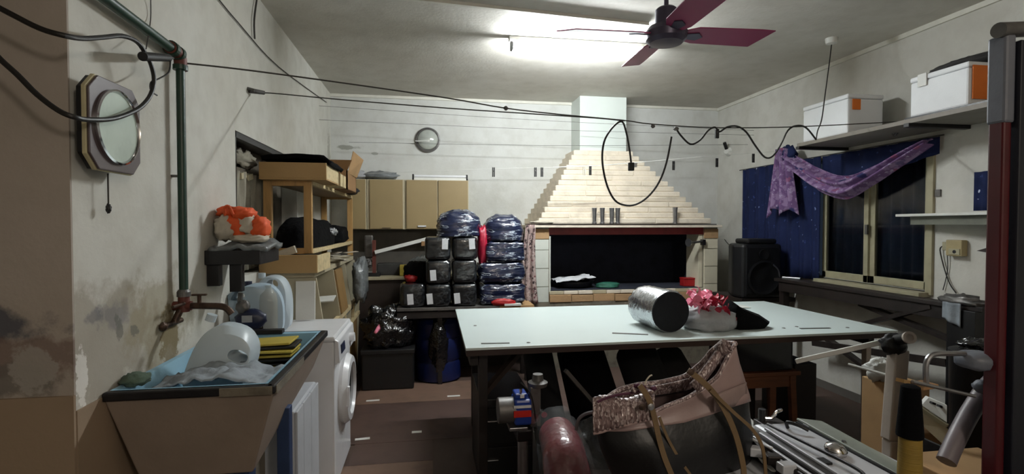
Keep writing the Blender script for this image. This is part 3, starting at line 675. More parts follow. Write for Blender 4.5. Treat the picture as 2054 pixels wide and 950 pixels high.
MB().tube([P(530, 186, Y=yb(530))]+[P(u, v, Y=yb(u)) for u, v in B[1:]]+[P(1250, 241, Y=yline(1250))], .0035, 6).build('rope', 'wire', tb)
q = P(500, 181, X=XL+.01); q2 = P(530, 186, Y=yb(530))
MB().cyl(q, q2, .016, .012).build('hook_block', 'dull_steel', tb); MB().cyl((XL, q.y, q.z+.01), q+Vector((.03, 0, 0)), .01).build('wall_plug', 'dull_steel', tb)
# back lines
tc = thing('clothesline', 'thin pale line across the back of the room carrying small black pegs', 'line', tuple(P(990, 336, Y=4.9)))
MB().tube([P(640, 352, Y=4.9), P(990, 338, Y=4.9), P(1180, 333, Y=4.9), P(1438, 312, Y=4.9), P(1560, 303, Y=4.9)], .0012, 5).build('rope', 'cord_white', tc)
for k, (p0, p1) in enumerate((((640, 240), (1560, 272)), ((640, 212), (1520, 262)), ((700, 285), (1500, 290)))):
    tag(MB().tube([P(*p0, Y=5.3), P((p0[0]+p1[0])/2, (p0[1]+p1[1])/2+4, Y=5.3), P(*p1, Y=5.3)], .0016, 5).build('clothesline', 'wire'), ['thin grey string high across the back wall level with the round lamp top', 'highest thin grey string across the back wall', 'lowest thin grey string across the back wall, passing the round lamp'][k], 'line')
MB().tube([P(1110, 335, Y=4.9), P(1180, 333, Y=4.9), P(1250, 328, Y=4.9), P(1412, 314, Y=4.9)], .004, 6).build('white_sleeve', 'cord_white', tc)
for k, (u, v, y) in enumerate(((990, 345, 4.9), (1074, 345, 4.9), (1087, 345, 4.9), (1172, 342, 4.9), (1184, 342, 4.9), (1351, 332, 4.9), (1438, 326, 4.9), (1511, 317, 4.9), (1438, 268, yline(1438)))):
    lab = ['lone peg left of the barbecue hood', 'left peg of the close pair left of the hood', 'right peg of the close pair left of the hood', 'pale left peg of the pair before the hood', 'dark right peg of the pair before the hood', 'peg right of the hanging cable loop', 'lower peg beside the rippled cable', 'rightmost peg on the thin back line', 'peg on the front line where the cable rises'][k]
    p = P(u, v, Y=y); hh = .045 if y > 4 else .03; m = 'cream_cloth' if k == 3 else 'black'
    s = thing('clothes_peg', ('beige' if k == 3 else 'black')+' clothes peg, '+lab, 'peg', tuple(p), group='clothes pegs')
    MB().box(p.x-.012, p.x-.002, y-.008, y+.008, p.z-hh, p.z+hh).build('jaw', m, s, bev=.002); MB().box(p.x+.002, p.x+.012, y-.008, y+.008, p.z-hh, p.z+hh).build('jaw', m, s, bev=.002)
    MB().cyl((p.x-.011, y, p.z+.01), (p.x+.011, y, p.z+.01), .008, n=8).build('spring', 'dull_steel', s)
# hanging black cable
Y1 = yline(1250)
t = thing('hanging_cable', 'black electric cable looped over the clothesline with a plug hanging before the hood', 'cable', tuple(P(1250, 243, Y=Y1)))
MB().tube([P(u, v, Y=Y1-.01) for u, v in ((1266, 326), (1262, 295), (1256, 265), (1248, 244), (1232, 252), (1214, 278), (1208, 310), (1211, 345), (1220, 378), (1234, 402), (1252, 411), (1275, 410), (1300, 394), (1322, 365), (1337, 325), (1347, 274))], .006, 8).build('cord', 'cable', t, smooth='auto')
p = P(1266, 334, Y=Y1-.01); MB().box(p.x-.016, p.x+.016, p.y-.014, p.y+.014, p.z-.025, p.z+.025).build('plug', 'black', t, bev=.004)
MB().box(p.x+.02, p.x+.035, p.y-.008, p.y+.008, p.z-.002, p.z+.022).build('plug_tag', 'label_white', t)
t = thing('rippled_cable', 'black cable hung in waves along the clothesline and rising to the ceiling rose', 'cable', tuple(P(1356, 258, Y=yline(1356))))
MB().tube([P(u, v, Y=yline(u)) for u, v in ((1356, 257), (1366, 272), (1385, 289), (1404, 281), (1420, 262), (1434, 255), (1443, 264), (1458, 255), (1478, 253), (1497, 265), (1515, 292), (1534, 315), (1550, 313), (1566, 290), (1580, 262), (1597, 252), (1617, 256), (1637, 280))], .006, 8).build('cord', 'cable', t, smooth='auto')
MB().tube([P(1637, 280, Y=yline(1637)), P(1640, 262, Y=3.3), P(1648, 240, Y=3.32), P(1655, 190, Y=3.45), P(1663, 130, Y=3.6), Vector((cr.x, cr.y, 2.90))], .004, 8).build('riser', 'cable', t)
p = P(1356, 258, Y=yline(1356)); MB().blob(p, (.018, .014, .012), amp=.2).build('tie', 'dull_steel', t)

# ================= SINK =================
RZ = .945; sx0, sx1, sy0, sy1 = XL+.004, -.535, 1.90, 2.83
t = thing('laundry_sink', 'old laundry sink with beige outside, pale blue basin and worn black rim', 'sink', ((sx0+sx1)/2, (sy0+sy1)/2, 0))
bt = [(sx0+.06, sy0+.09, .60), (sx1-.10, sy0+.09, .60), (sx1-.06, sy1-.03, .76), (sx0+.06, sy1-.03, .76)]
tp = [(sx0, sy0, RZ-.03), (sx1, sy0, RZ-.03), (sx1, sy1, RZ-.03), (sx0, sy1, RZ-.03)]
inn = [(sx0+.03, sy0+.03), (sx1-.035, sy0+.03), (sx1-.035, sy1-.04), (sx0+.03, sy1-.04)]
it = [(x, y, RZ-.03) for x, y in inn]; ib = [(bt[i][0]+(.03 if i in (0, 3) else -.03), bt[i][1]+(.03 if i < 2 else -.03), bt[i][2]+.03) for i in range(4)]
o = MB(); o.loops([bt, tp, it], cap=False); o.f.append((3, 2, 1, 0)); o.build('basin_outside', 'sink_out', t, bev=.006)
o = MB(); o.loops([[Vector(p)+Vector((0, 0, .001)) for p in ib], [(x, y, RZ-.002) for x, y in inn]], cap=False); o.f.append((3, 2, 1, 0))
o.loops([[(x, y, RZ-.002) for x, y in inn], [(sx0+.012, sy0+.010, RZ+.001), (sx1-.022, sy0+.010, RZ+.001), (sx1-.022, sy1-.012, RZ+.001), (sx0+.012, sy1-.012, RZ+.001)]], cap=False).build('basin_inside', 'sink_in', t)
e = MB().box(sx0, sx1, sy0-.014, sy0+.010, RZ-.030, RZ).box(sx1-.022, sx1+.008, sy0-.014, sy1+.01, RZ-.030, RZ).box(sx0, sx1, sy1-.012, sy1+.012, RZ-.03, RZ).build('black_rim', 'black_rim', t, bev=.005)
MB().box(sx1-.17, sx1+.0, sy0-.017, sy0-.013, RZ-.030, RZ-.002).box(sx1+.0, sx1+.011, sy0, sy0+.4, RZ-.032, RZ-.004).build('worn_patch', 'concrete', e)
for k in range(9): pass
MB().grid(lambda a, b: (sx0+.06+a*(sx1-sx0-.12), 2.5+b*.26, .80+.02*b+.006*math.sin(b*60)), 4, 40).build('washboard', 'sink_in', t, solid=.01)
# supports
MB().box(-1.0, -.67, 2.12, 2.26, 0, .60).build('pedestal', 'concrete', t, bev=.01)
MB().box(-.74, -.66, 2.02, 2.11, 0, .615).build('support_block', 'blue_paint', t, bev=.008)
MB().bar((-.60, 2.28, 0), (-.60, 2.28, .74), .05, .05).build('blue_leg', 'blue_paint', t, bev=.003)
# white sheet metal cabinet below the far end of the sink
t = thing('white_appliance', 'white sheet metal appliance with vertical seams beneath the far end of the sink', 'appliance', (-.75, 2.6, 0))
b_ = MB().box(-1.02, -.60, 2.44, 2.90, .02, .66).build('body', 'grey_white', t, bev=.01)
for y0_, y1_ in ((2.445, 2.56), (2.565, 2.72), (2.725, 2.895)): MB().box(-.60, -.588, y0_, y1_, .04, .655).build('panel', 'grey_white', b_, bev=.003)
for x, y in ((-.95, 2.42), (-.62, 2.42), (-.95, 2.84), (-.62, 2.84)): MB().cyl((x, y, 0), (x, y, .03), .02).build('foot', 'black', t)
# jug with a handle hole, grey cloth, striped bundle, black bar
def jug(name, lab, loc, W, D, H, mat, cap='red', rz=0, tilt=0, hole=(.5, .74), capx=-.2):
    """flat sided jug: round shouldered outline with a handle hole; outline lies in local xz"""
    t = thing(name, lab, 'jug', loc, rz)
    out = []
    for k in range(40):
        an = 2*math.pi*k/40; c_, s_ = math.cos(an), math.sin(an)
        pw = .45 if s_ < 0 else .85
        out.append((W/2*math.copysign(abs(c_)**(.45 if s_ < 0 else .8), c_), H*.42+(H*.42 if s_ < 0 else H*.56)*math.copysign(abs(s_)**pw, s_)))
    hx_, hz_ = W*(hole[0]-.5), H*hole[1]
    inn_ = [(hx_+W*.14*math.cos(2*math.pi*k/40), hz_+H*.055*math.sin(2*math.pi*k/40)) for k in range(40)]
    rings = []
    for f, yy in ((0, .5), (.35, .5), (.7, .46), (1, .25), (1, -.25), (.7, -.46), (.35, -.5), (0, -.5)):
        s_ = f if f < 1 else .0
        rings.append([(lerp_(i_[0], o_[0], .06+.94*(1 if f == 1 else f*.97 if f else 0)), D*yy, lerp_(i_[1], o_[1], .06+.94*(1 if f == 1 else f*.97 if f else 0))) for i_, o_ in zip(inn_, out)])
    rings.append(rings[0])
    R = Matrix.Rotation(tilt, 3, 'Y')
    m = MB().loops(rings, cap=False); m.v = [R@v for v in m.v]; m.build('body', mat, t, local=True, smooth='auto')
    m = MB().cyl((W*capx, 0, H*.93), (W*capx, 0, H*1.02), .02); m.v = [R@v for v in m.v]; m.build('cap', cap, t, local=True)
    return t
lerp_ = lambda a, b, f: a+(b-a)*f
q = P(452, 742, Y=2.28)
jug('plastic_jug', 'large milky white plastic jug with handle hole lying tilted inside the blue sink', (q.x-.055, 2.28, .80), .235, .16, .31, 'hdpe', 'hdpe', rz=.05, tilt=.35, hole=(.76, .68), capx=-.45)
def gc(a, b):
    x = -.98+a*.40; y = 1.96+b*.26
    return (x, y, RZ-.03+.045*math.sin(a*3.1)*(1-.3*b)+.03*noise.noise(Vector((a*5, b*4, 1)))+.012*noise.noise(Vector((a*16, b*9, 4))))
tag(MB().grid(gc, 36, 20).build('grey_cloth', 'grey_cloth', solid=.006, smooth=True), 'damp grey cloth bunched over the near edge of the sink', 'cloth')
tag(MB().blob((-1.02, 2.0, RZ+.012), (.045, .05, .022), 4, amp=.3).build('green_sponge', 'sponge', smooth=True), 'small dark green sponge on the left corner of the sink rim', 'sponge')
t = thing('folded_straps', 'pile of yellow and black striped straps folded inside the far end of the sink', 'straps', (-.72, 2.62, .86))
for k in range(9):
    y = 2.50+.02*(k % 3); z = .845+k*.0125
    MB().obox((-.765+.012*(k % 2), y+.06, z), (.30-.02*(k % 3), .16, .0105), rz=.06*(k % 2)-.03, ry=-.02*(k % 3)).build('strap', 'yellow' if k % 2 == 0 else 'black', t, bev=.003)
tag(MB().obox((-.84, 2.79, RZ+.012), (.21, .05, .022)).build('black_bar', 'black_metal', bev=.004), 'short black bar lying on the back rim of the sink', 'bar')

# ================= WASHER =================
wx0, wx1, wy_0, wy_1, wz = -1.05, -.52, 2.98, 3.56, .88
t = thing('washing_machine', 'white front loading washing machine with round door next to the sink', 'washing machine', ((wx0+wx1)/2, 3.27, 0))
MB().box(wx0, wx1, wy_0, wy_1, .015, wz-.03).build('body', 'white_gloss', t, bev=.012)
MB().box(wx0-.0, wx1+.005, wy_0-.003, wy_1+.003, wz-.03, wz).build('top_panel', 'white_gloss', t, bev=.012)
cp_ = MB().prism([(wx1, wy_0+.003, wz-.16), (wx1+.03, wy_0+.003, wz-.15), (wx1+.022, wy_0+.003, wz-.03), (wx1, wy_0+.003, wz-.015)], (0, wy_1-wy_0-.006, 0)).build('control_panel', 'white_gloss', t, bev=.006)
MB().obox((wx1+.028, wy_0+.12, wz-.085), (.006, .12, .05), ry=-.07).build('display', 'dark_blue', cp_, bev=.002)
MB().cyl((wx1+.026, wy_0+.4, wz-.09), (wx1+.055, wy_0+.4, wz-.087), .028, n=20).build('knob', 'white_gloss', cp_, smooth='auto')
MB().box(wx1+.02, wx1+.028, wy_0+.05, wy_0+.16, wz-.145, wz-.137).build('drawer_grip', 'black', cp_)
d = MB().lathe([(.205, 0), (.21, .02), (.19, .05), (.155, .055), (.14, .03), (.14, .0)], (wx1, 3.29, .50), (1, 0, 0), n=40).build('door_ring', 'white_gloss', t, smooth='auto')
MB().lathe([(.142, .02), (.12, .0), (.06, -.01), (.001, -.012)], (wx1+.018, 3.29, .50), (1, 0, 0), n=40).build('door_glass', 'glass_dark', d, smooth='auto')
MB().box(wx1+.045, wx1+.062, 3.10, 3.13, .44, .56).build('door_handle', 'white_gloss', d, bev=.006)
for x, y in ((wx0+.06, wy_0+.06), (wx1-.06, wy_0+.06), (wx0+.06, wy_1-.06), (wx1-.06, wy_1-.06)): MB().cyl((x, y, 0), (x, y, .02), .025).build('foot', 'black', t)
# bottles on the washer
jug('plastic_jug', 'big pale blue translucent jug standing on the washing machine nearest the wall tap', (-.935, 3.06, wz+.001), .26, .13, .30, 'hdpe_blue', 'dark_blue', rz=.1, hole=(.1, .8))
jug('plastic_jug', 'white plastic jug with upright handle standing behind the clear bottle', (-.90, 3.22, wz+.001), .20, .13, .33, 'hdpe', 'hdpe', hole=(.55, .86), capx=-.32)
q = P(541, 668, Y=3.05)
t = thing('clear_bottle', 'clear plastic bottle with a dark label and reddish dregs on the washing machine', 'bottle', (q.x, 3.03, wz))
MB().lathe([(.047, 0), (.05, .01), (.05, .20), (.045, .235), (.022, .265), (.016, .27), (.016, .285)], (q.x, 3.03, wz+.001), n=24).build('body', 'clear_bottle', t, smooth='auto')
MB().lathe([(.049, 0), (.049, .022)], (q.x, 3.03, wz+.003), n=24).build('dregs', 'rust_red', t); MB().box(q.x-.05, q.x-.012, 2.972, 2.976, wz+.055, wz+.135).build('label', 'machine_dark', t); MB().box(q.x-.045, q.x-.017, 2.969, 2.972, wz+.065, wz+.115).build('label_print', 'dial', t)
tag(MB().obox((-.79, 3.52, wz+.13), (.12, .015, .25), rx=-.06).build('white_board', 'white', bev=.002), 'white board leaning on the washing machine behind the clear bottle', 'board')
t = thing('blue_bottle', 'small dark blue bottle with a grey trigger head leaning on the jug above the sink', 'bottle', (-.935, 2.93, RZ))
MB().blob((-.92, 2.89, RZ+.06), (.075, .035, .055), 3, amp=.15).build('body', 'dark_blue', t, smooth=True)
MB().blob((-.96, 2.89, RZ+.125), (.035, .025, .04), 4, amp=.2).bar((-.975, 2.89, RZ+.15), (-.97, 2.89, RZ+.20), .02, .02).build('trigger_head', 'dull_steel', t, smooth='auto')
MB().box(-.955, -.905, 2.852, 2.858, RZ+.05, RZ+.085).build('label', 'pale_bag', t)

# ================= BLACK WALL SHELF =================
t = thing('black_wall_shelf', 'black wall shelf with two downward brackets on the left wall above the jugs', 'shelf', (-.95, 2.85, 1.2))
MB().box(XL+.001, -.815, 2.70, 3.02, 1.305, 1.375).build('shelf_board', 'black_metal', t, bev=.003)
for x in (XL+.003, -.965): MB().box(x, x+.058, 2.72, 2.76, 1.20 if x < -1 else 1.17, 1.305).build('bracket', 'black_metal', t, bev=.003)
# load on it
tag(MB().grid(lambda a, b: (XL+.02+a*.26, 2.70+b*.3, 1.385+.05*math.sin(a*3)*b+.03*noise.noise(Vector((a*5, b*3, 7)))), 16, 10).build('grey_sack', 'grey_bag', solid=.02, smooth=True), 'flattened dark grey sack under the orange and white bundle on the black shelf', 'sack')
t = thing('orange_bundle', 'orange and white knotted cloth bundle piled on the black wall shelf', 'bundle', (-.95, 2.84, 1.40))
for k, (x, z, rx_, rz_, m) in enumerate(((-1.0, 1.485, .055, .065, 'cream_cloth'), (-.965, 1.495, .07, .065, 'orange'), (-.985, 1.565, .07, .03, 'orange'), (-.925, 1.555, .05, .03, 'orange'), (-.91, 1.50, .045, .055, 'cream_cloth'), (-.855, 1.485, .04, .055, 'orange'), (-.90, 1.43, .085, .022, 'cream_cloth'))):
    MB().blob((x, 2.82+.012*(k % 3), z), (rx_, .08, rz_), k+50, pw=2.6, amp=.25, fr=2.5).build('cloth_fold', m, t, smooth=True)
MB().tube([(-.985, 2.735, 1.545), (-.985, 2.725, 1.58), (-.965, 2.725, 1.59), (-.948, 2.735, 1.55)], .007, 8).build('knot_loop', 'orange', t, smooth='auto')

# ================= LOWER CABINET ROW ALONG LEFT WALL =================
cx = -.72; ly0, ly1 = 3.60, 5.40
t = thing('low_cabinet_row', 'cream cabinet row with missing doors standing along the left wall behind the washing machine', 'cabinet', (-.9, 4.5, 0))
MB().box(XL+.002, cx-.03, ly0, ly1, 1.15, 1.185).build('top', 'cab_edge', t, bev=.003)
MB().prism([(XL+.002, ly0, 0), (cx, ly0, 0), (cx+.03, ly0, .80), (cx-.02, ly0, 1.148), (XL+.002, ly0, 1.148)], (0, .018, 0)).build('end_panel', 'panel_cream', t, bev=.002)
MB().box(XL+.002, XL+.015, ly0+.02, ly1, 0, 1.145).build('back_panel', 'cab_inside', t)
for y in (4.22, 4.80, ly1-.02): MB().prism([(XL+.016, y, 0), (cx, y, 0), (cx+.03, y, .80), (cx-.02, y, 1.148), (XL+.016, y, 1.148)], (0, .018, 0)).build('divider', 'panel_cream', t)
MB().box(XL+.016, cx+.02, ly0+.02, ly1, .72, .74).build('inner_shelf', 'cab_inside', t)
MB().box(cx, cx+.03, ly0+.02, ly1, .745, .785).box(cx, cx+.03, ly0+.02, ly1, .60, .635).box(cx, cx+.03, 4.5, 4.54, .635, .745).box(cx, cx+.03, 5.0, 5.04, .635, .745).build('front_rail', 'pine_raw', t, bev=.002)
MB().prism([(cx+.03, 4.24, .80), (cx+.045, 4.24, .80), (cx-.005, 4.24, 1.14), (cx-.02, 4.24, 1.14)], (0, .30, 0)).build('door', 'brown_door', t, bev=.002)
for a, b in ((3.63, 4.2), (4.24, 4.78), (4.82, 5.36)): MB().box(cx-.01, cx+.006, a, b, .05, .59).build('lower_door', 'brown_door', t, bev=.002)
tag(MB().obox((-.80, 3.98, .95), (.22, .3, .008), rz=.1, ry=-.05).build('white_sheet', 'white'), 'white sheet sticking out of the open cream cabinet', 'sheet')
tag(MB().blob((-.625, 4.95, 1.0), (.06, .18, .19), 61, amp=.3, fr=3, pw=3).build('plastic_bag', 'grey_bag', smooth=True), 'translucent grey plastic bag hanging over the far end of the cream cabinet', 'bag')
# drawer box and papers on top
t = thing('drawer_box', 'loose wooden drawer box lying on the cream cabinets under the rack', 'drawer', (-.9, 3.6, 1.19))
MB().box(XL+.003, -.712, 3.50, 3.515, 1.188, 1.305).build('front', 'mdf', t, bev=.003); MB().box(-.724, -.712, 3.515, 3.95, 1.188, 1.30).build('side', 'pine_raw', t); MB().box(XL+.003, XL+.015, 3.515, 3.95, 1.188, 1.30).build('side', 'pine_raw', t); MB().box(XL+.015, -.724, 3.515, 3.95, 1.188, 1.196).build('bottom', 'mdf', t)
t = thing('loose_papers', 'scattered pale papers and scraps on top of the cream cabinets below the wooden rack', 'papers', (-.7, 4.4, 1.186)); t['kind'] = 'stuff'
pm = MB()
for k in range(16): pm.obox((-.80+random.uniform(-.12, .08), 4.0+random.random()*1.1, 1.19+.004*k), (.10, .12, .003), rz=random.random()*3, rx=random.uniform(-.1, .1))
pm.build('scrap', 'cream_cloth', t)
# open wooden rack
rx0, rx1, ry_0, ry_1 = XL+.004, -.765, 3.60, 5.50
t = thing('wooden_rack', 'open pine rack with corner posts and two long shelves along the left wall', 'rack', (-.9, 4.5, 1.19))
for x in (rx0, rx1-.05):
    for y in (ry_0, ry_1-.05): MB().box(x, x+.05, y, y+.04, 1.31 if y == ry_0 else 1.187, 1.79).build('post', 'pine', t, bev=.003)
for y in (ry_0, ry_1-.05): MB().box(rx0+.05, rx1-.05, y+.003, y+.035, 1.755, 1.79).build('cross_rail', 'pine', t, bev=.002); MB().box(rx0+.05, rx1-.05, y+.003, y+.035, 1.306, 1.345).build('cross_rail', 'pine', t, bev=.002)
for z in (1.306, 1.765):
    MB().box(rx1-.03, rx1, ry_0+.04, ry_1-.05, z, z+.03).build('front_rail', 'pine_raw', t, bev=.002)
MB().box(rx0+.0, rx1-.03, ry_0+.04, ry_1-.05, 1.775, 1.788).build('shelf', 'brown_door', t); MB().box(rx0, rx1-.03, ry_0+.04, ry_1-.05, 1.306, 1.32).build('shelf', 'brown_door', t)
tag(MB().blob((-.915, 4.2, 1.40), (.14, .57, .15), 71, amp=.12, pw=3, flat=1.322).build('black_cloth_heap', 'black_cloth', smooth=True), 'large heap of folded black cloth filling the near bay of the wooden rack', 'cloth')
tag(MB().blob((-.88, 5.08, 1.40), (.11, .32, .09), 72, amp=.15, pw=3, flat=1.322).build('black_cloth_heap', 'black_cloth', smooth=True), 'low heap of black cloth in the far bay of the wooden rack', 'cloth')
tag(MB().blob((-.80, 4.55, 1.44), (.03, .16, .03), 73, amp=.5, fr=4).build('silver_film', 'pale_bag', smooth=True), 'silvery plastic film on top of the black cloth in the rack', 'film')
tag(MB().obox((-.92, 3.57, 1.318), (.13, .06, .05), ry=-.35, rz=.1).build('pale_carton', 'cream_cloth', bev=.003), 'small pale carton lying at the foot of the wooden rack', 'carton')
# trays on top
t = thing('wooden_tray', 'wide light brown wooden tray on top of the rack with a black cloth over it', 'tray', (-.86, 3.75, 1.79))
MB().box(rx0, -.655, 3.52, 3.535, 1.80, 1.90).build('front', 'mdf', t, bev=.002); MB().box(-.668, -.655, 3.535, 4.0, 1.80, 1.90).build('side', 'pine_raw', t); MB().box(rx0, rx0+.012, 3.535, 4.0, 1.80, 1.90).build('side', 'pine_raw', t); MB().box(rx0, -.655, 3.52, 4.0, 1.79, 1.80).build('bottom', 'mdf', t)
MB().box(rx0, -.655, 3.985, 4.0, 1.80, 1.90).build('back', 'mdf', t)
tag(MB().grid(lambda a, b: (rx0+.01+a*.42, 3.54+b*.5, 1.925+.02*math.sin(a*3)+.012*noise.noise(Vector((a*4, b*4, 3)))-.03*max(0, a-.9)*10), 20, 12).build('black_cloth', 'black_cloth', solid=.03, smooth=True), 'black cloth folded flat over the top wooden tray', 'cloth')
for k, (y, z) in enumerate(((4.08, 1.79), (4.22, 1.79))):
    s = tag(MB().box(-.95, -.655, y, y+.11, 1.79, 1.79+.095).build('pine_block', 'pine_raw', bev=.003), ['nearer', 'farther'][k]+' pale pine box end on top of the rack beside the tray', 'box')
t = thing('open_carton', 'open brown cardboard carton with flaps on the far part of the rack top', 'carton', (-.85, 4.65, 1.79))
MB().box(-1.05, -.66, 4.45, 4.46, 1.79, 1.95).box(-1.05, -.66, 4.95, 4.96, 1.79, 1.95).box(-1.05, -1.04, 4.45, 4.96, 1.79, 1.95).box(-.67, -.66, 4.45, 4.96, 1.79, 1.95).box(-1.05, -.66, 4.45, 4.96, 1.789, 1.795).build('body', 'cardboard2', t)
MB().prism([(-.665, 4.50, 1.93), (-.655, 4.95, 1.93), (-.60, 5.0, 2.10), (-.63, 4.55, 2.12)], (.004, 0, 0)).build('flap', 'cardboard', t)
MB().prism([(-1.04, 4.45, 1.95), (-.66, 4.45, 1.95), (-.62, 4.42, 2.03), (-1.0, 4.42, 2.03)], (0, .004, 0)).build('flap', 'cardboard2', t)
tag(MB().blob((-.75, 5.2, 1.83), (.08, .2, .045), 75, amp=.3, flat=1.791).build('dark_cloth', 'navy_cloth', smooth=True), 'dark rolled cloth at the far end of the rack top', 'cloth')
# ================= WHITE TABLE =================
tx0, tx1, ty0, ty1, tz = .19, 2.85, 2.72, 4.0, .85
t = thing('work_table', 'large white topped work table on dark wooden trestle legs', 'table', ((tx0+tx1)/2, 3.36, 0))
MB().prism([(tx0, ty0, tz-.014), (tx1, ty0+.04, tz-.014), (tx1-.03, ty1+.01, tz-.014), (tx0+.01, ty1, tz-.014)], (0, 0, .014)).build('table_top', 'table_white', t, bev=.002)
MB().prism([(tx0+.004, ty0+.004, tz-.045), (tx1-.004, ty0+.044, tz-.045), (tx1-.034, ty1, tz-.045), (tx0+.014, ty1-.004, tz-.045)], (0, 0, .031)).build('under_board', 'table_edge', t)
for x, y in ((tx0+.08, ty0+.12), (tx0+.12, ty1-.2), (1.25, ty1-.25), (tx1-.14, ty1-.2), (tx1-.5, ty1-.5)): MB().box(x, x+.05, y, y+.07, 0, tz-.045).build('leg', 'dark_wood', t, bev=.003)
MB().box(tx0+.03, tx0+.075, ty0+.10, ty1-.1, tz-.12, tz-.045).build('side_rail', 'dark_wood', t)
MB().box(tx1-.1, tx1-.06, ty0+.15, ty1-.1, tz-.11, tz-.045).build('side_rail', 'dark_wood', t)
for a, b in (((tx0+.11, ty0+.16, .55), (tx0+.38, ty0+.3, .79)), ((tx1-.16, ty1-.2, .3), (tx1-.5, ty1-.2, .78)), ((tx1-.55, ty1-.4, .3), (tx1-.25, ty1-.3, .78))): MB().bar(a, b, .04, .028).build('brace', 'dark_wood2', t)
xq = P(1733, 700, Y=2.92).x; MB().box(xq, xq+.035, 2.90, 2.94, 0, tz-.045).build('leg', 'rack_white', t, bev=.003)
# marks: thin sheet of scrap on it
for k, (u0, v0, u1, v1, th) in enumerate(((965, 689, 1022, 688, .010), (1228, 668, 1300, 671, .014), (1605, 659, 1665, 658, .012))):
    a, b = P(u0, v0, Z=tz), P(u1, v1, Z=tz)
    tag(MB().bar(a+Vector((0, 0, .002)), b+Vector((0, 0, .002)), th*1.5, .003).build('fabric_offcut', 'dull_steel'), ['thin dark fabric strip at the near left of the white table', 'thin grey strip on the white table in front of the silver roll', 'thin grey strip near the right corner of the white table'][k], 'offcut')
for k, (u, v) in enumerate(((953, 653), (1060, 687), (1598, 655), (1700, 657), (1572, 658))):
    a = P(u, v, Z=tz); tag(MB().lathe([(.012, 0), (.008, .003)], (a.x, a.y, tz+.0005), n=8).build('thread_scrap', 'dull_steel'), ['tiny dark scrap near the left edge of the white table', 'tiny dark scrap near the front edge of the white table', 'tiny dark scrap right of the black bag on the table', 'tiny dark scrap at the right corner of the white table', 'tiny dark scrap just right of the black bag'][k], 'scrap')
# silver roll
e0, e1 = P(1330, 629, Y=2.93), None
r = .125; cx_, cz_ = P(1345, 627, Y=2.92).x, tz+r
ax = Vector((P(1296, 622, Y=3.22).x-cx_, .30, 0)).normalized()
c0 = Vector((cx_, 2.92, cz_)); c1 = c0+ax*.36
t = thing('silver_roll', 'fat roll wrapped in crinkled silver film with a dark round end on the white table', 'roll', (cx_-.02, 3.08, tz))
q_ = Vector((0, 0, 1)).rotation_difference(ax)
def ring(z, rr, amp): return [c0+q_@Vector((rr*(1+amp*noise.noise(Vector((math.cos(2*math.pi*j/48)*4, math.sin(2*math.pi*j/48)*4, z*22))))*math.cos(2*math.pi*j/48), rr*(1+amp*noise.noise(Vector((math.cos(2*math.pi*j/48)*4, math.sin(2*math.pi*j/48)*4, z*22))))*math.sin(2*math.pi*j/48), z)) for j in range(48)]
m = MB().loops([ring(z, rr, am) for z, rr, am in ((0, .124, .01), (.01, .129, .05), (.04, .130, .08), (.08, .130, .08), (.12, .129, .09), (.17, .128, .09), (.22, .128, .1), (.27, .127, .1), (.31, .124, .1), (.34, .112, .1), (.36, .06, .1))])
for v in m.v: v.z = max(v.z, tz+.001)
m.build('silver_film', 'foil', t, smooth='auto')
m = MB().cyl(c0-ax*.006, c0+ax*.02, .121, n=48)
for v in m.v: v.z = max(v.z, tz+.001)
m.build('roll_end', 'navy_cloth', t, smooth='auto')
# white bag with pink and red ribbon bow
q = P(1425, 650, Y=2.98)
tag(MB().blob((q.x, 3.0, tz+.055), (.16, .13, .09), 81, pw=2.4, amp=.15, nu=30, nv=20, flat=tz+.001).build('white_bag', 'pale_bag', smooth=True), 'white translucent plastic bag on the table between the silver roll and the black bag', 'bag')
t = thing('ribbon_bow', 'ruffled pink and crimson ribbon bow lying over the white bag', 'bow', (q.x-.03, 3.03, tz+.1))
random.seed(9)
for k in range(60):
    f = random.random(); pinkish = f < .5
    cxx = q.x-.13+f*.22+random.uniform(-.04, .035); czz = tz+.205-f*.10+random.uniform(-.04, .04); cyy = 2.93+random.uniform(-.03, .08)
    an = random.uniform(0, 6.28); L_ = random.uniform(.04, .065)
    pts = [(cxx, cyy, czz), (cxx+L_*.6*math.cos(an), cyy-.02, czz+L_*.5*math.sin(an)+.02), (cxx+L_*math.cos(an), cyy-.005, czz+L_*math.sin(an))]
    MB().ribbon(pts, .036, (random.uniform(-1, 1), 1, random.uniform(-1, 1)), .002, 3).build('petal', 'pink' if pinkish else 'crimson', t)
q = P(1492, 645, Y=3.0)
OUT = [(1452, 628), (1461, 600), (1474, 611), (1496, 620), (1516, 628), (1538, 645), (1527, 656), (1511, 664), (1488, 667), (1464, 667), (1456, 650)]
cb = P(1485, 645, Y=3.0); rings = []
for dy, sc_ in ((-.09, .45), (-.075, .8), (-.03, 1), (.04, 1), (.10, .8), (.12, .4)):
    rings.append([Vector((cb.x+(P(u, v, Y=3.0).x-cb.x)*sc_, 3.0+dy, max(tz+.001, tz+.04+(P(u, v, Y=3.0).z-tz-.04)*sc_+.008*noise.noise(Vector((u*.1, dy*20, v*.1)))))) for u, v in OUT])
tag(MB().loops(rings).build('black_bag', 'black_cloth', smooth='auto', bev=.004), 'crumpled black cloth bag standing in a peak right of the white bag', 'bag')
tag(MB().blob((q.x-.055, 2.965, tz+.085), (.035, .02, .04), 3, amp=.2).build('dark_spool', 'grey_bag', smooth=True), 'small shiny dark wrapped spool in front of the black cloth bag', 'spool')
a = P(1445, 612, Z=tz); 
for k, (dx, dy) in enumerate(((0, 0), (.08, -.1))): tag(MB().obox((a.x+dx, a.y+dy, tz+.002+.003*k), (.16, .14, .002), rz=-.1).build('paper_sheet', 'white'), ['rear', 'front'][k]+' white paper sheet behind the ribbon bow on the table', 'paper')

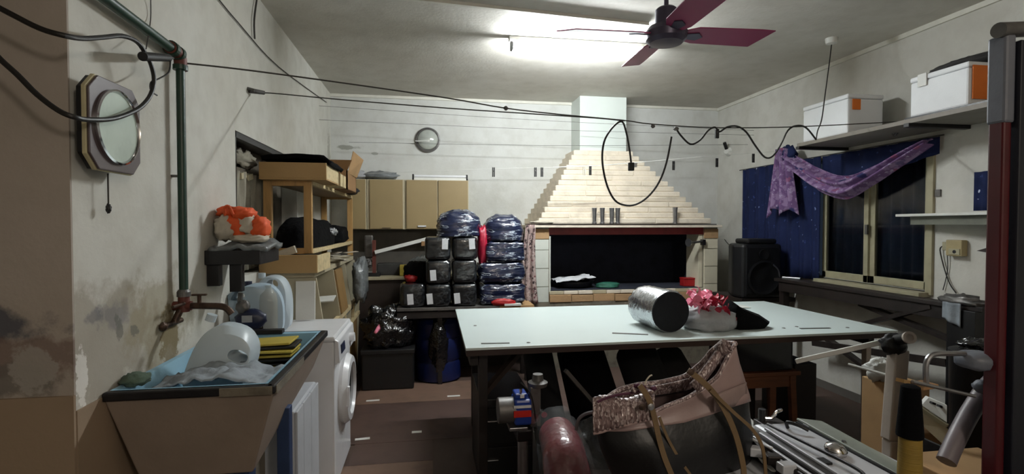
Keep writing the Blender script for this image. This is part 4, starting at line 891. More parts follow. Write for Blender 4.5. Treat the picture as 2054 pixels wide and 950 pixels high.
# ================= UNDER THE TABLE =================
t = thing('motor_stand', 'small blue and grey motor head with red label on a steel post under the table', 'machine', (.47, 2.58, 0))
MB().cyl((.47, 2.58, .012), (.47, 2.58, .55), .028, n=14).build('post', 'steel', t, smooth='auto')
MB().lathe([(.15, 0), (.14, .012)], (.47, 2.58, 0), n=20).build('foot_plate', 'black_metal', t)
m = MB().cyl((.33, 2.5, .59), (.42, 2.5, .59), .062, n=24).build('motor_drum', 'dull_steel', t, smooth='auto', bev=.004)
MB().box(.405, .49, 2.44, 2.56, .53, .655).build('blue_housing', 'blue_plastic', t, bev=.012)
MB().box(.40, .485, 2.432, 2.44, .575, .605).build('red_label', 'red_label', t); MB().box(.40, .485, 2.434, 2.44, .618, .63).build('white_band', 'label_white', t)
MB().box(.41, .47, 2.46, 2.54, .655, .68).build('junction_box', 'blue_plastic', t, bev=.006); MB().box(.435, .455, 2.455, 2.461, .66, .676).build('mark', 'label_white', t)
MB().box(.49, .545, 2.49, 2.55, .50, .70).build('bracket', 'dull_steel', t, bev=.006); MB().cyl((.5, 2.46, .555), (.5, 2.5, .555), .026, n=16).build('pulley', 'steel', t)
MB().lathe([(.045, 0), (.05, .02), (.03, .03), (.025, .06)], (.535, 2.52, .695), n=18).build('top_cap', 'dull_steel', t, smooth='auto')
MB().box(.38, .47, 2.44, 2.6, .505, .522).build('mount_plate', 'steel', t, bev=.003); MB().box(.42, .50, 2.46, 2.6, .44, .503).build('lower_block', 'black_metal', t, bev=.01)
MB().cyl((.555, 2.5, .57), (.555, 2.46, .57), .015).build('bolt', 'chrome', t); MB().cyl((.44, 2.47, .68), (.44, 2.47, .70), .007).build('bolt', 'chrome', t)
MB().tube([(.44, 2.47, .73), (.48, 2.45, .69), (.50, 2.45, .62), (.52, 2.47, .5)], .004, 6).build('cord', 'cable', t)
# cabinet black with drawers below
t = thing('black_drawer_unit', 'low black drawer unit with small steel handles under the left end of the white table', 'drawers', (.45, 3.0, 0))
MB().box(.28, .58, 2.87, 3.4, .01, .52).build('body', 'black', t, bev=.004)
for z in (.05, .27):
    d = MB().box(.29, .57, 2.858, 2.87, z, z+.2).build('drawer', 'black', t, bev=.002); MB().box(.31, .38, 2.848, 2.858, z+.13, z+.136).build('handle', 'chrome', d)
# fabric rolls leaning
rolls = [((.70, 2.75, .13), (.74, 3.5, .62), .10, 'dark_roll', 'dark fabric roll leaning at the left under the table, behind the red roll'), ((1.02, 2.85, .18), (1.06, 3.55, .60), .165, 'black_cloth', 'fat black fabric roll lying at the middle under the table'),
         ((1.38, 2.7, .16), (1.42, 3.4, .60), .14, 'dark_roll', 'charcoal fabric roll behind the handbag under the table'), ((1.70, 2.9, .15), (1.74, 3.6, .5), .13, 'roll_grey', 'dark grey fabric roll right of the handbag under the table')]
for a, b, r_, m_, lab in rolls:
    t = thing('fabric_roll', lab, 'roll', a, group='fabric rolls under the table')
    MB().cyl(a, b, r_, n=24).build('fabric', m_, t, smooth='auto'); d_ = (Vector(b)-Vector(a)).normalized()
    MB().cyl(Vector(a)-d_*.02, Vector(b)+d_*.02, .025, n=12).build('core', 'cardboard2', t)
tag(MB().box(.93, 1.02, 3.62, 3.70, .6, .8).build('grey_carton', 'grey_bag', bev=.003), 'grey carton hanging just below the table behind the rolls', 'carton')
tag(MB().bar((.72, 2.68, .72), (.98, 2.76, .42), .022, .02).build('grey_batten', 'dull_steel'), 'thin grey slat leaning against the dark rolls under the table', 'slat')
tag(MB().box(.835, .85, 3.62, 3.8, .006, .7).build('grey_board', 'dull_steel'), 'narrow grey panel standing between the rolls under the table', 'panel')
# red roll in film
t = thing('red_fabric_roll', 'crimson fabric roll in clear plastic film standing in front of the table', 'roll', (.62, 2.15, 0))
MB().tube([(.66, 1.98, .02), P(1140, 960, Y=2.02), P(1130, 905, Y=2.12), P(1118, 872, Y=2.26)], lambda a: .10-.015*a, 24, 5).build('fabric', 'red_wrap', t, smooth='auto')
m = MB().tube([(.66, 1.97, .02), P(1140, 955, Y=2.01), P(1129, 895, Y=2.12), P(1112, 858, Y=2.28)], lambda a: .112-.014*a, 28, 5, cap=False)
m.v = [v+Vector((.02, .02, .02))*noise.noise(v*14) for v in m.v]; m.build('clear_film', 'clear_film', t, smooth=True)
# grey film sheet left of bag
lerp_ = lambda a, b, f: a+(b-a)*f
t = tag(MB().grid(lambda a, b: P(lerp_(lerp_(1152, 1202, b), lerp_(1195, 1250, b), a), lerp_(lerp_(850, 828, b), 960, a), Y=1.72-.05*b+.05*noise.noise(Vector((a*4, b*4, 0)))), 18, 14).build('film_sheet', 'clear_film', smooth=True, solid=.002), 'sagging clear plastic sheet left of the handbag', 'film')
tag(MB().tube([P(u, v, Y=1.68) for u, v in ((1156, 862), (1160, 842), (1174, 830), (1200, 824))], .006, 8).build('grey_tube', 'grey_hose', smooth='auto'), 'bent grey edge tube of the plastic sheet left of the handbag', 'tube')

# wooden stool, box monitor
t = thing('wooden_stool', 'reddish brown wooden stool standing right of the handbag under the table', 'stool', (2.25, 3.25, 0))
MB().box(2.04, 2.50, 3.15, 3.45, .475, .505).build('seat', 'stool_wood', t, bev=.005); MB().box(2.07, 2.47, 3.16, 3.18, .40, .474).build('apron', 'stool_wood', t)
for x, y in ((2.08, 3.17), (2.44, 3.17), (2.08, 3.4), (2.44, 3.4)): MB().bar((x+(-.03 if x < 2.2 else .03), y, 0), (x, y, .474), .04, .035).build('leg', 'stool_wood', t)
MB().box(2.28, 2.325, 3.165, 3.185, .01, .40).build('centre_post', 'stool_wood', t)
t = thing('black_case', 'black box shaped case standing on the wooden stool under the table', 'case', (2.27, 3.3, .506))
MB().box(2.02, 2.46, 3.18, 3.5, .507, .74).build('body', 'black', t, bev=.008); MB().box(2.04, 2.44, 3.172, 3.18, .52, .725).build('front_panel', 'glass_dark', t, bev=.002)
tag(MB().box(2.53, 2.70, 3.25, 3.5, 0, .52).build('dark_board', 'dark_wood', bev=.003), 'dark brown board standing on edge at the right of the wooden stool', 'board')

# ================= SEWING TABLE IN FRONT =================
mx0, mx1, my0, my1, mz = .67, 1.50, .85, 1.78, .735
t = thing('sewing_table', 'white topped machine table carrying the handbag and the sewing machine', 'table', (1.1, 1.3, 0))
MB().box(mx0, mx1, my0, my1, mz-.03, mz).build('table_top', 'machine', t, bev=.004)
for x in (mx0+.06, mx1-.1): 
    for y in (my0+.06, my1-.1): MB().box(x, x+.04, y, y+.04, 0, mz-.03).build('leg', 'black_metal', t)
# white sheet
tag(MB().grid(lambda a, b: (1.03+a*.12+.03*b, 1.42+b*.42, mz+.014+.10*b*(1-.6*a)+.02*noise.noise(Vector((a*4, b*4, 2)))), 12, 16).build('white_plastic', 'white', smooth=True, solid=.003), 'white plastic sheet between the handbag and the sewing machine', 'sheet')
# handbag
t = thing('handbag', 'large slouching handbag with black body, rose sequined top and tan straps', 'bag', (.79, 1.53, mz))
NS = 72
def itp(tab, u):
    if u <= tab[0][0]: return tab[0][1]
    for (a, b), (c, d) in zip(tab[:-1], tab[1:]):
        if u <= c: f = (u-a)/(c-a); return b+(d-b)*f
    return tab[-1][1]
LIPF = [(1195, 812), (1250, 818), (1305, 832), (1360, 803), (1410, 776), (1440, 755), (1462, 712), (1474, 690)]
LIPB = [(1195, 802), (1250, 786), (1290, 772), (1380, 758), (1402, 738), (1430, 703), (1450, 684), (1474, 688)]
BAND = [(1195, 864), (1250, 864), (1300, 856), (1370, 846), (1430, 828), (1490, 806), (1500, 804)]
def bagpt(th, f, grow=0):
    c_, s_ = math.cos(th), math.sin(th); xf = (math.copysign(abs(c_)**.75, c_)+1)/2
    ss = math.copysign(abs(s_)**.8, s_)
    yb_ = 1.55+.115*ss; pb = P(lerp_(1222, 1508, xf), 940, Y=yb_); pb.z = mz+.001
    ut = lerp_(1197, 1474, xf); k = (s_+1)/2; k = k*k*(3-2*k); v = lerp_(itp(LIPF, ut), itp(LIPB, ut), k)
    pt = P(ut, v, Y=1.50+.045*ss+.012*math.sin(xf*11))
    p = pb.lerp(pt, f)
    bulge = math.sin(math.pi*min(1, f*1.15))*.035; p.y += bulge*s_*(1 if f < .87 else .6); p.x += bulge*.5*c_
    p += Vector((c_*grow*.5, s_*grow, 0))
    p.y += .014*noise.noise(Vector((p.x*11, p.z*11, s_)))*min(1, f*3); p.z += .006*noise.noise(Vector((p.x*9, s_*2, p.z*7)))*min(1, f*3)
    p.z = max(p.z, mz+.001); return p
def fband(th):
    c_ = math.cos(th); xf = (math.copysign(abs(c_)**.75, c_)+1)/2; ub = lerp_(1197, 1498, xf)
    lo_, hi_ = 0, 1
    for _ in range(18):
        m_ = (lo_+hi_)/2; p = bagpt(th, m_); dy_ = p.y; zb = P(ub, itp(BAND, ub), Y=dy_).z
        if p.z < zb: lo_ = m_
        else: hi_ = m_
    return min(m_, .86)
TH = [2*math.pi*j/NS for j in range(NS)]; FB = [fband(th) for th in TH]
MB().loops([[bagpt(th, g*(FB[j]+.02)) for j, th in enumerate(TH)] for g in (0, .05, .15, .3, .45, .6, .8, 1)], cap=True).build('body', 'bag_black', t, smooth='auto')
MB().loops([[bagpt(th, lerp_(FB[j], 1, g), .006) for j, th in enumerate(TH)] for g in (0, .12, .3, .5, .7, .85, 1)], cap=False).build('rose_band', 'rose_leather', t, smooth='auto', solid=.004)
def rim(i0, i1, r_, mat_, nm):
    MB().tube([bagpt(2*math.pi*k/NS, 1.005, .006) for k in range(i0, i1)], r_, 8, 2).build(nm, mat_, t, smooth='auto')
rim(37, 72, .006, 'sequin', 'front_lip'); rim(1, 36, .009, 'sequin', 'back_lip')
# sequined inner face showing behind the front lip
MB().grid(lambda a, b: bagpt(math.pi*(.08+.86*a), 1.0-.16*b, -.012), 44, 6).build('sequined_inside', 'sequin', t, smooth='auto', solid=.003)
# flap turned over at the left end, ribbed and sequined
def flap(a, b):
    u = lerp_(1190, 1312, a); vt = lerp_(797, 792, a)-4*math.sin(a*9); vb_ = lerp_(869, 838, a)
    p = P(u, lerp_(vt, vb_, b), Y=1.425-.022*math.sin(b*2.6)+.02*(1-b)); p.y += .0025*math.sin(a*75)+.006*noise.noise(Vector((a*5, b*4, 3))); return p
MB().grid(flap, 64, 12).build('turned_flap', 'sequin', t, smooth='auto', solid=.004)
MB().tube([flap(k/14, 1.0) for k in range(15)], .004, 6, 2).build('flap_hem', 'rose_leather', t, smooth='auto')
# right corner: sequined strip running up to an open loop
def strip(a, b):
    u = lerp_(1388, 1452, a); v = lerp_(772, 688, a**1.1); w_ = lerp_(26, 22, a)
    p = P(u+w_*.55*(b-.3), v+w_*.6*(b-.2), Y=1.452-.012*math.sin(b*3.14)); return p
MB().grid(strip, 30, 8).build('corner_strip', 'sequin', t, smooth='auto', solid=.004)
q1, q2 = P(1440, 704, Y=1.46), P(1461, 684, Y=1.45)
MB().lathe([(.016, 0), (.020, .02), (.023, .034), (.020, .034), (.014, .0)], q1, (q2-q1)+Vector((0, -.02, 0)), n=24, cap=False).build('rolled_corner', 'sequin', t, smooth='auto', solid=.003)
def hem(a, b):
    u = lerp_(1432, 1497, a); return P(u, lerp_(lerp_(792, 766, a), lerp_(826, 806, a), b), Y=1.425-.006*math.sin(b*3)+.05*a*a)
MB().grid(hem, 16, 5).build('pale_hem', 'bag_lining', t, smooth='auto', solid=.003)
MB().ribbon([P(u, v, Y=1.40) for u, v in ((1283, 772), (1300, 798), (1312, 835), (1322, 880), (1334, 920), (1350, 958))], .016, (1, 0, 0), .004).build('strap', 'strap_tan', t, smooth='auto')
MB().ribbon([P(u, v, Y=1.41) for u, v in ((1322, 835), (1340, 880), (1366, 925), (1390, 958))], .008, (1, 0, 0), .004).build('strap', 'strap_tan', t, smooth='auto')
MB().ribbon([P(u, v, Y=1.40) for u, v in ((1380, 742), (1420, 775), (1450, 815), (1475, 870), (1490, 930), (1492, 960))], .017, (1, 0, .6), .004).build('strap', 'strap_tan', t, smooth='auto')
MB().ribbon([P(u, v, Y=1.39) for u, v in ((1425, 782), (1470, 825), (1510, 862), (1530, 900), (1536, 955))], .010, (1, 0, .6), .004).build('strap', 'strap_tan', t, smooth='auto')
for u, v in ((1305, 815), (1287, 815), (1385, 745)): p = P(u, v, Y=1.39); MB().lathe([(.009, 0), (.010, .004), (.004, .006)], p, (0, -1, 0), n=14).build('rivet', 'brass_rust' if u != 1305 else 'steel', t, smooth='auto')
for k in range(9):
    p = P(1272+k*5.5, 782-6*math.sin(k*.9)-4*(k % 2), Y=1.42+.01*(k % 3)); MB().blob(p, (.010, .008, .007), k, amp=.4, nu=10, nv=8).build('tassel_knot', 'tassel' if k % 2 else 'sequin', t, smooth='auto')
MB().tube([P(u, v, Y=1.42) for u, v in ((1292, 775), (1296, 763), (1303, 754), (1308, 752))], .0022, 6).build('tassel_cord', 'cream_cloth', t)
MB().tube([P(u, v, Y=1.43) for u, v in ((1282, 784), (1262, 788), (1240, 791), (1215, 798), (1198, 806))], .004, 6).build('tassel_cord', 'tassel', t)
# sewing machine
t = thing('sewing_machine', 'white industrial overlock sewing machine with chrome dome and wire guides', 'sewing machine', (1.16, 1.38, mz))
MB().box(1.10, 1.265, 1.10, 1.62, mz, .815).build('body', 'machine', t, bev=.012)
MB().box(1.045, 1.10, 1.08, 1.60, mz, .79).build('looper_block', 'machine_dark', t, bev=.006)
for k, (x, z) in enumerate(((1.055, .795), (1.078, .805), (1.098, .82))): MB().bar((x, 1.10, z), (x+.01, 1.56, z), .010, .008).build('guide_rail', 'machine', t, bev=.002)
MB().lathe([(.030, 0), (.033, .012), (.024, .028), (.001, .036)], (1.195, 1.36, .816), n=24).build('dome', 'chrome', t, smooth=True)
MB().tube([(1.13, 1.58, .825), (1.12, 1.5, .835), (1.135, 1.38, .835), (1.15, 1.25, .835), (1.145, 1.20, .83), (1.12, 1.19, .81)], .005, 8).build('thread_guide', 'black', t, smooth='auto')
MB().tube([(1.19, 1.56, .818), (1.18, 1.55, .84), (1.2, 1.52, .84), (1.22, 1.50, .83)], .006, 8).build('thread_guide', 'black', t, smooth='auto')
MB().bar((1.255, 1.12, .818), (1.255, 1.60, .818), .008, .006).build('seam', 'black', t)
MB().cyl((1.15, 1.64, .80), (1.15, 1.64, .855), .012).build('post', 'black_metal', t); MB().tube([(1.15, 1.64, .825), (1.18, 1.63, .825), (1.20, 1.63, .845), (1.225, 1.64, .848)], .006, 8).build('presser_lever', 'chrome', t, smooth='auto'); MB().box(1.13, 1.22, 1.60, 1.66, .79, .815).build('head_plate', 'machine_dark', t, bev=.003)
MB().prism([(1.28, 1.12, .80), (1.34, 1.14, .80), (1.37, 1.62, .80), (1.30, 1.66, .80)], (0, 0, .008)).box(1.27, 1.32, 1.14, 1.6, mz, .80).build('side_plate', 'machine_green', t, bev=.003)
MB().lathe([(.007, 0), (.006, .004)], (1.305, 1.45, .808), n=12).build('screw', 'steel', t)
MB().cyl((1.0, 1.10, .775), (1.08, 1.14, .785), .022, .016).build('tension_knob', 'machine', t, smooth='auto'); MB().cyl((1.08, 1.14, .785), (1.10, 1.15, .79), .008).build('knob_shaft', 'steel', t)
for k, (y, c_) in enumerate(((1.50, 'machine'), (1.43, 'machine_dark'), (1.36, 'machine'), (1.27, 'steel'), (1.20, 'machine_dark'))):
    MB().obox((1.035+.006*(k % 2), y, .775+.006*(k % 3)), (.045, .035, .028), rz=.2*(k-2)).build('looper_part', c_, t, bev=.004)
MB().bar((1.03, 1.58, .80), (1.06, 1.46, .80), .012, .006).build('pale_lever', 'label_white', t, bev=.002)
MB().box(1.10, 1.135, 1.30, 1.335, .815, .822).build('oil_window', 'black', t)
# thread cones
p = P(1826, 880, Y=1.2)
t = thing('thread_cone', 'tall yellow thread cone standing at the right foreground under the black cone', 'thread cone', (p.x, 1.2, mz))
MB().lathe([(.030, 0), (.0265, .19), (.012, .192)], (p.x, 1.2, mz+.001), n=32).build('thread', 'thread_yellow', t, smooth='auto')
tag(MB().lathe([(.031, 0), (.0315, .006), (.022, .135), (.012, .14)], (p.x-.002, 1.2, mz+.194), n=32).build('thread_cone', 'thread_black', smooth='auto'), 'black thread cone stacked on top of the yellow cone in the right foreground', 'thread cone')
# ================= RIGHT SIDE =================
# styrofoam boxes on wall shelf
t = thing('wall_shelf', 'long plank shelf on metal brackets high on the right wall holding the foam boxes', 'shelf', (3.38, 3.3, 2.16))
MB().box(3.12, XR-.001, 1.9, 4.02, 2.165, 2.195).build('plank', 'shelf_grey', t, bev=.002)
for y in (3.97, 2.95, 2.1): MB().box(3.10, XR-.001, y, y+.04, 2.14, 2.165).build('bracket', 'black_metal', t, bev=.002)
def foam(x0, x1, y0, y1, z0, z1, lab, rz=0):
    t = thing('foam_box', lab, 'box', ((x0+x1)/2, (y0+y1)/2, z0), group='white foam boxes on the wall shelf')
    MB().box(x0, x1, y0, y1, z0, z1-.035).build('body', 'styro', t, bev=.012); MB().box(x0-.003, x1+.003, y0-.003, y1+.003, z1-.034, z1).build('lid', 'styro', t, bev=.01); return t
t = foam(3.16, 3.47, 3.52, 4.0, 2.20, 2.50, 'white foam box with orange sticker on its end, on the far part of the shelf')
p = P(1718, 209, Y=3.515); MB().box(p.x-.035, p.x+.035, 3.512, 3.516, p.z-.04, p.z+.04).build('orange_sticker', 'orange_print', t)
t = foam(3.18, 3.5, 2.64, 3.02, 2.215, 2.475, 'white foam box with orange printed end on the near part of the wall shelf')
MB().box(3.20, 3.5, 2.630, 2.636, 2.25, 2.45).build('orange_print', 'orange_print', t); MB().box(3.170, 3.1765, 2.9, 2.96, 2.40, 2.48).build('tape', 'white', t)
tag(MB().box(3.16, 3.52, 2.5, 3.04, 2.196, 2.213).build('foam_base_board', 'black_metal'), 'dark board under the nearer foam box', 'board')
tag(MB().blob((3.33, 2.80, 2.51), (.07, .22, .035), 3, amp=.3, flat=2.478).build('folded_cloth', 'roll_grey', smooth=True), 'dark folded cloth lying on top of the nearer foam box', 'cloth')
p = P(1822, 195, Y=3.06); tag(MB().box(3.44, 3.47, 3.07, 3.11, 2.197, 2.46).build('wooden_upright', 'dull_steel', bev=.002), 'thin brown upright stick between the two foam boxes', 'stick')
p = P(1795, 243, Y=3.3); tag(MB().blob((p.x, 3.3, 2.17), (.02, .02, .025), 2, amp=.3).build('line_hook', 'dull_steel'), 'small metal hook holding the clothesline end at the wall shelf', 'hook')
# curtain
def curt(s, t_):
    y = lerp_(5.43, 4.23, s); zt = 2.12-.0*s; return (XR-.045+.014*math.sin(s*44)+.008*math.sin(s*87), y, lerp_(zt, .99, t_))
t = thing('blue_curtain', 'dark blue star print curtain hanging over the left half of the right wall window', 'curtain', (XR-.05, 4.8, 1.0))
MB().grid(curt, 90, 8).build('curtain_panel', 'star_cloth', t, smooth=True, solid=.003)
MB().grid(lambda s, b: (XR-.035+.010*math.sin(s*40), lerp_(4.23, 3.14, s), lerp_(2.12, 1.78+.22*s, b)), 50, 5).build('valance', 'star_cloth', t, smooth=True, solid=.003)
MB().cyl((XR-.04, 5.5, 2.125), (XR-.04, 3.1, 2.125), .005).build('curtain_wire', 'wire', t)
# scarf : gathered cloth hung in two swags
C = [P(u, v, X=3.44) for u, v in ((1578, 318), (1608, 338), (1645, 362), (1695, 376), (1750, 352), (1812, 315), (1868, 284))]
t = thing('floral_scarf', 'purple and pink floral scarf draped in a swag over the right wall window', 'scarf', tuple(C[0]))
Wd = [.10, .13, .15, .14, .10, .07, .03]
def sw(a, b):
    k = a*(len(C)-1); i = min(int(k), len(C)-2); f = k-i
    p0, p1, p2, p3 = C[max(i-1, 0)], C[i], C[i+1], C[min(i+2, len(C)-1)]
    c = .5*((2*p1)+(p2-p0)*f+(2*p0-5*p1+4*p2-p3)*f*f+(3*p1-p0-3*p2+p3)*f**3); wd = lerp_(Wd[i], Wd[i+1], f)
    return (c.x+.03*math.sin(b*15)-.05*math.sin(b*3.14), c.y, c.z+wd*(.5-b)*1.4)
MB().grid(sw, 40, 26).build('swag', 'scarf', t, smooth=True, solid=.004)
def tail(a, b):
    c = P(1577, 300, X=3.42); w_ = lerp_(.16, .40, b)
    return (3.42+.03*math.sin(a*20)-.02, c.y+(.5-a)*w_*1.1+.04, c.z+.0+.02*math.sin(a*3.1)-b*.66*(1-.12*abs(math.sin(a*6))))
MB().grid(tail, 44, 20).build('tail', 'scarf', t, smooth=True, solid=.004)
MB().blob(C[0]+Vector((0, -.02, .03)), (.05, .11, .09), 4, amp=.3).build('knot', 'star_cloth', t, smooth=True)
# little things on right wall
p = P(1883, 387, X=XR); tag(MB().box(XR-.012, XR, p.y-.02, p.y+.02, p.z-.025, p.z+.025).build('light_switch', 'dull_steel', bev=.002), 'small grey switch plate on the right wall beside the window', 'switch')
p = P(1925, 497, X=XR)
t = thing('socket_box', 'cream surface socket box with a plugged cable on the right wall', 'socket', tuple(p))
MB().box(XR-.05, XR, p.y-.055, p.y+.055, p.z-.055, p.z+.055).build('box', 'socket_cream', t, bev=.006); MB().box(XR-.055, XR-.05, p.y-.045, p.y+.03, p.z-.045, p.z-.005).build('outlet', 'frame_cream', t, bev=.002)
MB().cyl((XR-.056, p.y-.01, p.z-.025), (XR-.05, p.y-.01, p.z-.025), .012).build('outlet_hole', 'black', t)
MB().box(XR-.04, XR-.001, p.y+.055, p.y+.09, p.z-.02, p.z+.04).build('plug', 'frame_cream', t, bev=.004)
tag(MB().tube([(XR-.03, p.y+.09, p.z+.01), (XR-.02, p.y+.12, p.z-.02), (XR-.015, p.y+.09, p.z-.15), (XR-.015, p.y+.05, p.z-.25), (XR-.02, p.y+.0, p.z-.31)], .004, 6).build('power_cord', 'cable'), 'thin grey power cord drooping from the socket box to the bench', 'cord')
tag(MB().tube([(XR-.02, p.y+.07, p.z-.02), (XR-.012, p.y+.07, p.z-.16), (XR-.012, p.y+.10, p.z-.30)], .003, 6).build('power_cord', 'cable'), 'second thin cord hanging straight down beside the socket box', 'cord')
t = thing('wall_board', 'white edged board shelf sticking out of the right wall above the socket', 'shelf', (3.4, 3.0, 1.56))
MB().prism([(3.47, 3.40, 1.56), (XR-.001, 3.40, 1.56), (XR-.001, 2.5, 1.56), (3.30, 2.5, 1.56)], (0, 0, .018)).build('board', 'white', t, bev=.002)
MB().prism([(3.50, 3.3, 1.50), (XR-.001, 3.38, 1.50), (XR-.001, 2.5, 1.50), (3.34, 2.5, 1.50)], (0, 0, .06)).build('under_frame', 'cab_inside', t)
p = P(1970, 365, X=3.5); tag(MB().grid(lambda a, b: (3.5+.012*math.sin(a*18), p.y+.05-a*.3, 1.84-b*.25), 20, 4).build('blue_cloth', 'star_cloth', smooth=True, solid=.004), 'dark blue cloth hanging on the right wall beside the red post', 'cloth')
tag(MB().prism([(XR-.06, 2.85, 1.33), (XR-.06, 2.6, 1.42), (XR-.06, 2.6, 1.30)], (.05, 0, 0)).build('dark_wedge', 'dark_wood2'), 'dark pointed wooden wedge on the right wall just left of the red post', 'wedge')
# speaker on low dark stand
t = thing('speaker_stand_table', 'low dark table in the back right corner carrying the loudspeaker', 'table', (3.3, 4.9, 0))
MB().box(3.0, XR-.005, 4.6, 5.15, .74, .78).build('table_top', 'dark_wood', t, bev=.003)
for x in (3.04, 3.5):
    for y in (4.64, 5.08): MB().box(x, x+.04, y, y+.04, 0, .74).build('leg', 'dark_wood', t)
t = thing('loudspeaker', 'black portable loudspeaker with round woofer in the back right corner', 'speaker', (3.225, 4.75, .781), .0)
MB().prism([(-.21, -.15, 0), (.2, -.15, 0), (.235, -.02, 0), (.23, .2, 0), (-.16, .2, 0), (-.24, 0, 0)], (0, 0, .53)).build('cabinet', 'speaker_black', t, bev=.03, local=True)
MB().prism([(-.16, -.13, .53), (.16, -.13, .53), (.15, .15, .53), (-.12, .15, .53)], (0, 0, .05)).build('top_cap', 'speaker_black', t, bev=.02, local=True)
MB().box(-.19, .17, -.165, -.15, .04, .5).build('grille', 'speaker_grille', t, bev=.008, local=True)
MB().lathe([(.17, 0), (.175, .015), (.155, .02), (.13, .008), (.05, -.0), (.001, .012)], (-.01, -.165, .2), (0, -1, 0), n=36).build('woofer', 'speaker_grille', t, smooth='auto', local=True)
MB().lathe([(.05, 0), (.05, .012), (.02, .005)], (-.01, -.165, .43), (0, -1, 0), n=24).build('tweeter', 'speaker_grille', t, smooth='auto', local=True)
MB().tube([(.08, -.185, .33), (.13, -.19, .28), (.15, -.188, .21)], .007, 8).build('trim_arc', 'steel', t, local=True)
MB().tube([P(1452, 478, Y=5.9), P(1462, 490, Y=5.6), P(1472, 491, Y=5.0), P(1480, 495, Y=4.9)], .004, 6).build('power_cord', 'cable', t)
# dark bench along right wall
bz_ = .985
t = thing('long_bench', 'long dark wooden workbench with crossed braces along the right wall under the window', 'bench', (3.35, 3.9, 0))
BN = lambda y: lerp_(3.39, 3.30, (y-2.7)/1.9)
MB().prism([(BN(2.7), 2.7, bz_-.03), (XR-.11, 2.7, bz_-.03), (XR-.11, 4.55, bz_-.03), (BN(4.55), 4.55, bz_-.03)], (0, 0, .03)).build('bench_top', 'dark_wood', t, bev=.003)
MB().bar((BN(2.7)+.03, 2.75, bz_-.075), (BN(4.55)+.03, 4.5, bz_-.075), .03, .085).build('front_apron', 'dark_wood', t)
MB().box(3.36, 3.54, 2.72, 2.90, 0, bz_-.03).build('end_panel', 'black', t, bev=.003); MB().box(3.34, 3.40, 4.46, 4.52, 0, bz_-.03).build('leg', 'dark_wood', t)
def br(u0, v0, u1, v1, x): a, b = P(u0, v0, X=x), P(u1, v1, X=x); MB().bar(a, b, .03, .055, (1, 0, 0)).build('cross_brace', 'dark_wood', t)
br(1727, 609, 1920, 685, 3.44); br(1872, 614, 1722, 652, 3.41); br(1650, 672, 1745, 742, 3.44)
a, b = P(1631, 687, X=3.41), P(1900, 728, X=3.41); MB().bar(a, b, .03, .05).build('lower_rail', 'dark_wood', t)
tag(MB().obox((3.38, 4.40, bz_+.012), (.05, .16, .018), rz=.6).build('steel_bar', 'steel', bev=.003), 'short shiny metal bar lying on the bench below the curtain', 'bar')
tag(MB().blob((3.43, 2.86, bz_+.02), (.06, .14, .04), 7, amp=.5, fr=4, flat=bz_+.001).build('clutter_heap', 'dull_steel', smooth=True), 'small heap of grey metal odds and ends on the near end of the bench', 'clutter')
tag(MB().grid(lambda a, b: (3.345+.01*math.sin(a*9), 2.80+a*.12, bz_+.01-b*.15*(1-.3*a)), 10, 8).build('grey_rag', 'grey_cloth', smooth=True, solid=.006), 'grey rag hanging over the near end of the dark bench', 'rag')
# red post in foreground
pl = P(1980, 300, Y=1.33); 
t = thing('red_post', 'dark red steel post with grey wrapping at its top in the right foreground', 'post', (pl.x+.05, 1.28, 0))
MB().box(pl.x, pl.x+.03, 1.285, 1.33, 0, 1.86).build('column', 'dark_red', t, bev=.006)
MB().box(pl.x-.003, pl.x+.034, 1.28, 1.335, 1.80, 2.06).build('grey_wrapping', 'tape_grey', t, bev=.008)
MB().cyl((pl.x-.02, 1.29, 2.07), (pl.x+.5, 1.33, 2.13), .022, n=16).build('top_rail', 'dull_steel', t, smooth='auto')
tag(MB().box(pl.x+.036, pl.x+.7, 1.27, 1.31, 0, 2.04).build('navy_door', 'door_dark', bev=.004), 'dark navy panel standing right behind the red post', 'panel')
# white rack
t = thing('white_stand', 'dirty white pipe stand with a slanting post, black taped joint and side arm', 'stand', (1.93, 1.9, 0))
A0, A1 = P(1788, 880, Y=1.9), P(1802, 700, Y=1.9)
MB().bar((A0.x, 1.9, .0), A0, .05, .05).bar(A0, A1, .065, .05).build('post', 'rack_white', t, bev=.006)
a, b = P(1597, 724, Y=2.2), P(1775, 684, Y=1.92)
MB().bar(a, b, .022, .022).build('side_arm', 'cord_white', t, bev=.003)
p = P(1793, 690, Y=1.9); MB().blob(p, (.055, .04, .045), 5, amp=.3).build('taped_joint', 'black', t, smooth=True)
a, b = P(1795, 682, Y=1.9), P(1822, 677, Y=1.8); MB().cyl(a, b, .022).build('roller', 'black', t, smooth='auto'); d_ = (b-a).normalized(); MB().lathe([(.024, 0), (.024, .014), (.014, .014), (.014, .004), (.001, .004)], b, d_, n=20).build('roller_end', 'rack_white', t, smooth='auto')
tag(MB().cyl(P(1702, 730, Y=2.1), P(1780, 752, Y=1.95), .006).build('thin_rod', 'cord_white'), 'thin pale rod sticking out to the left of the white stand', 'rod')
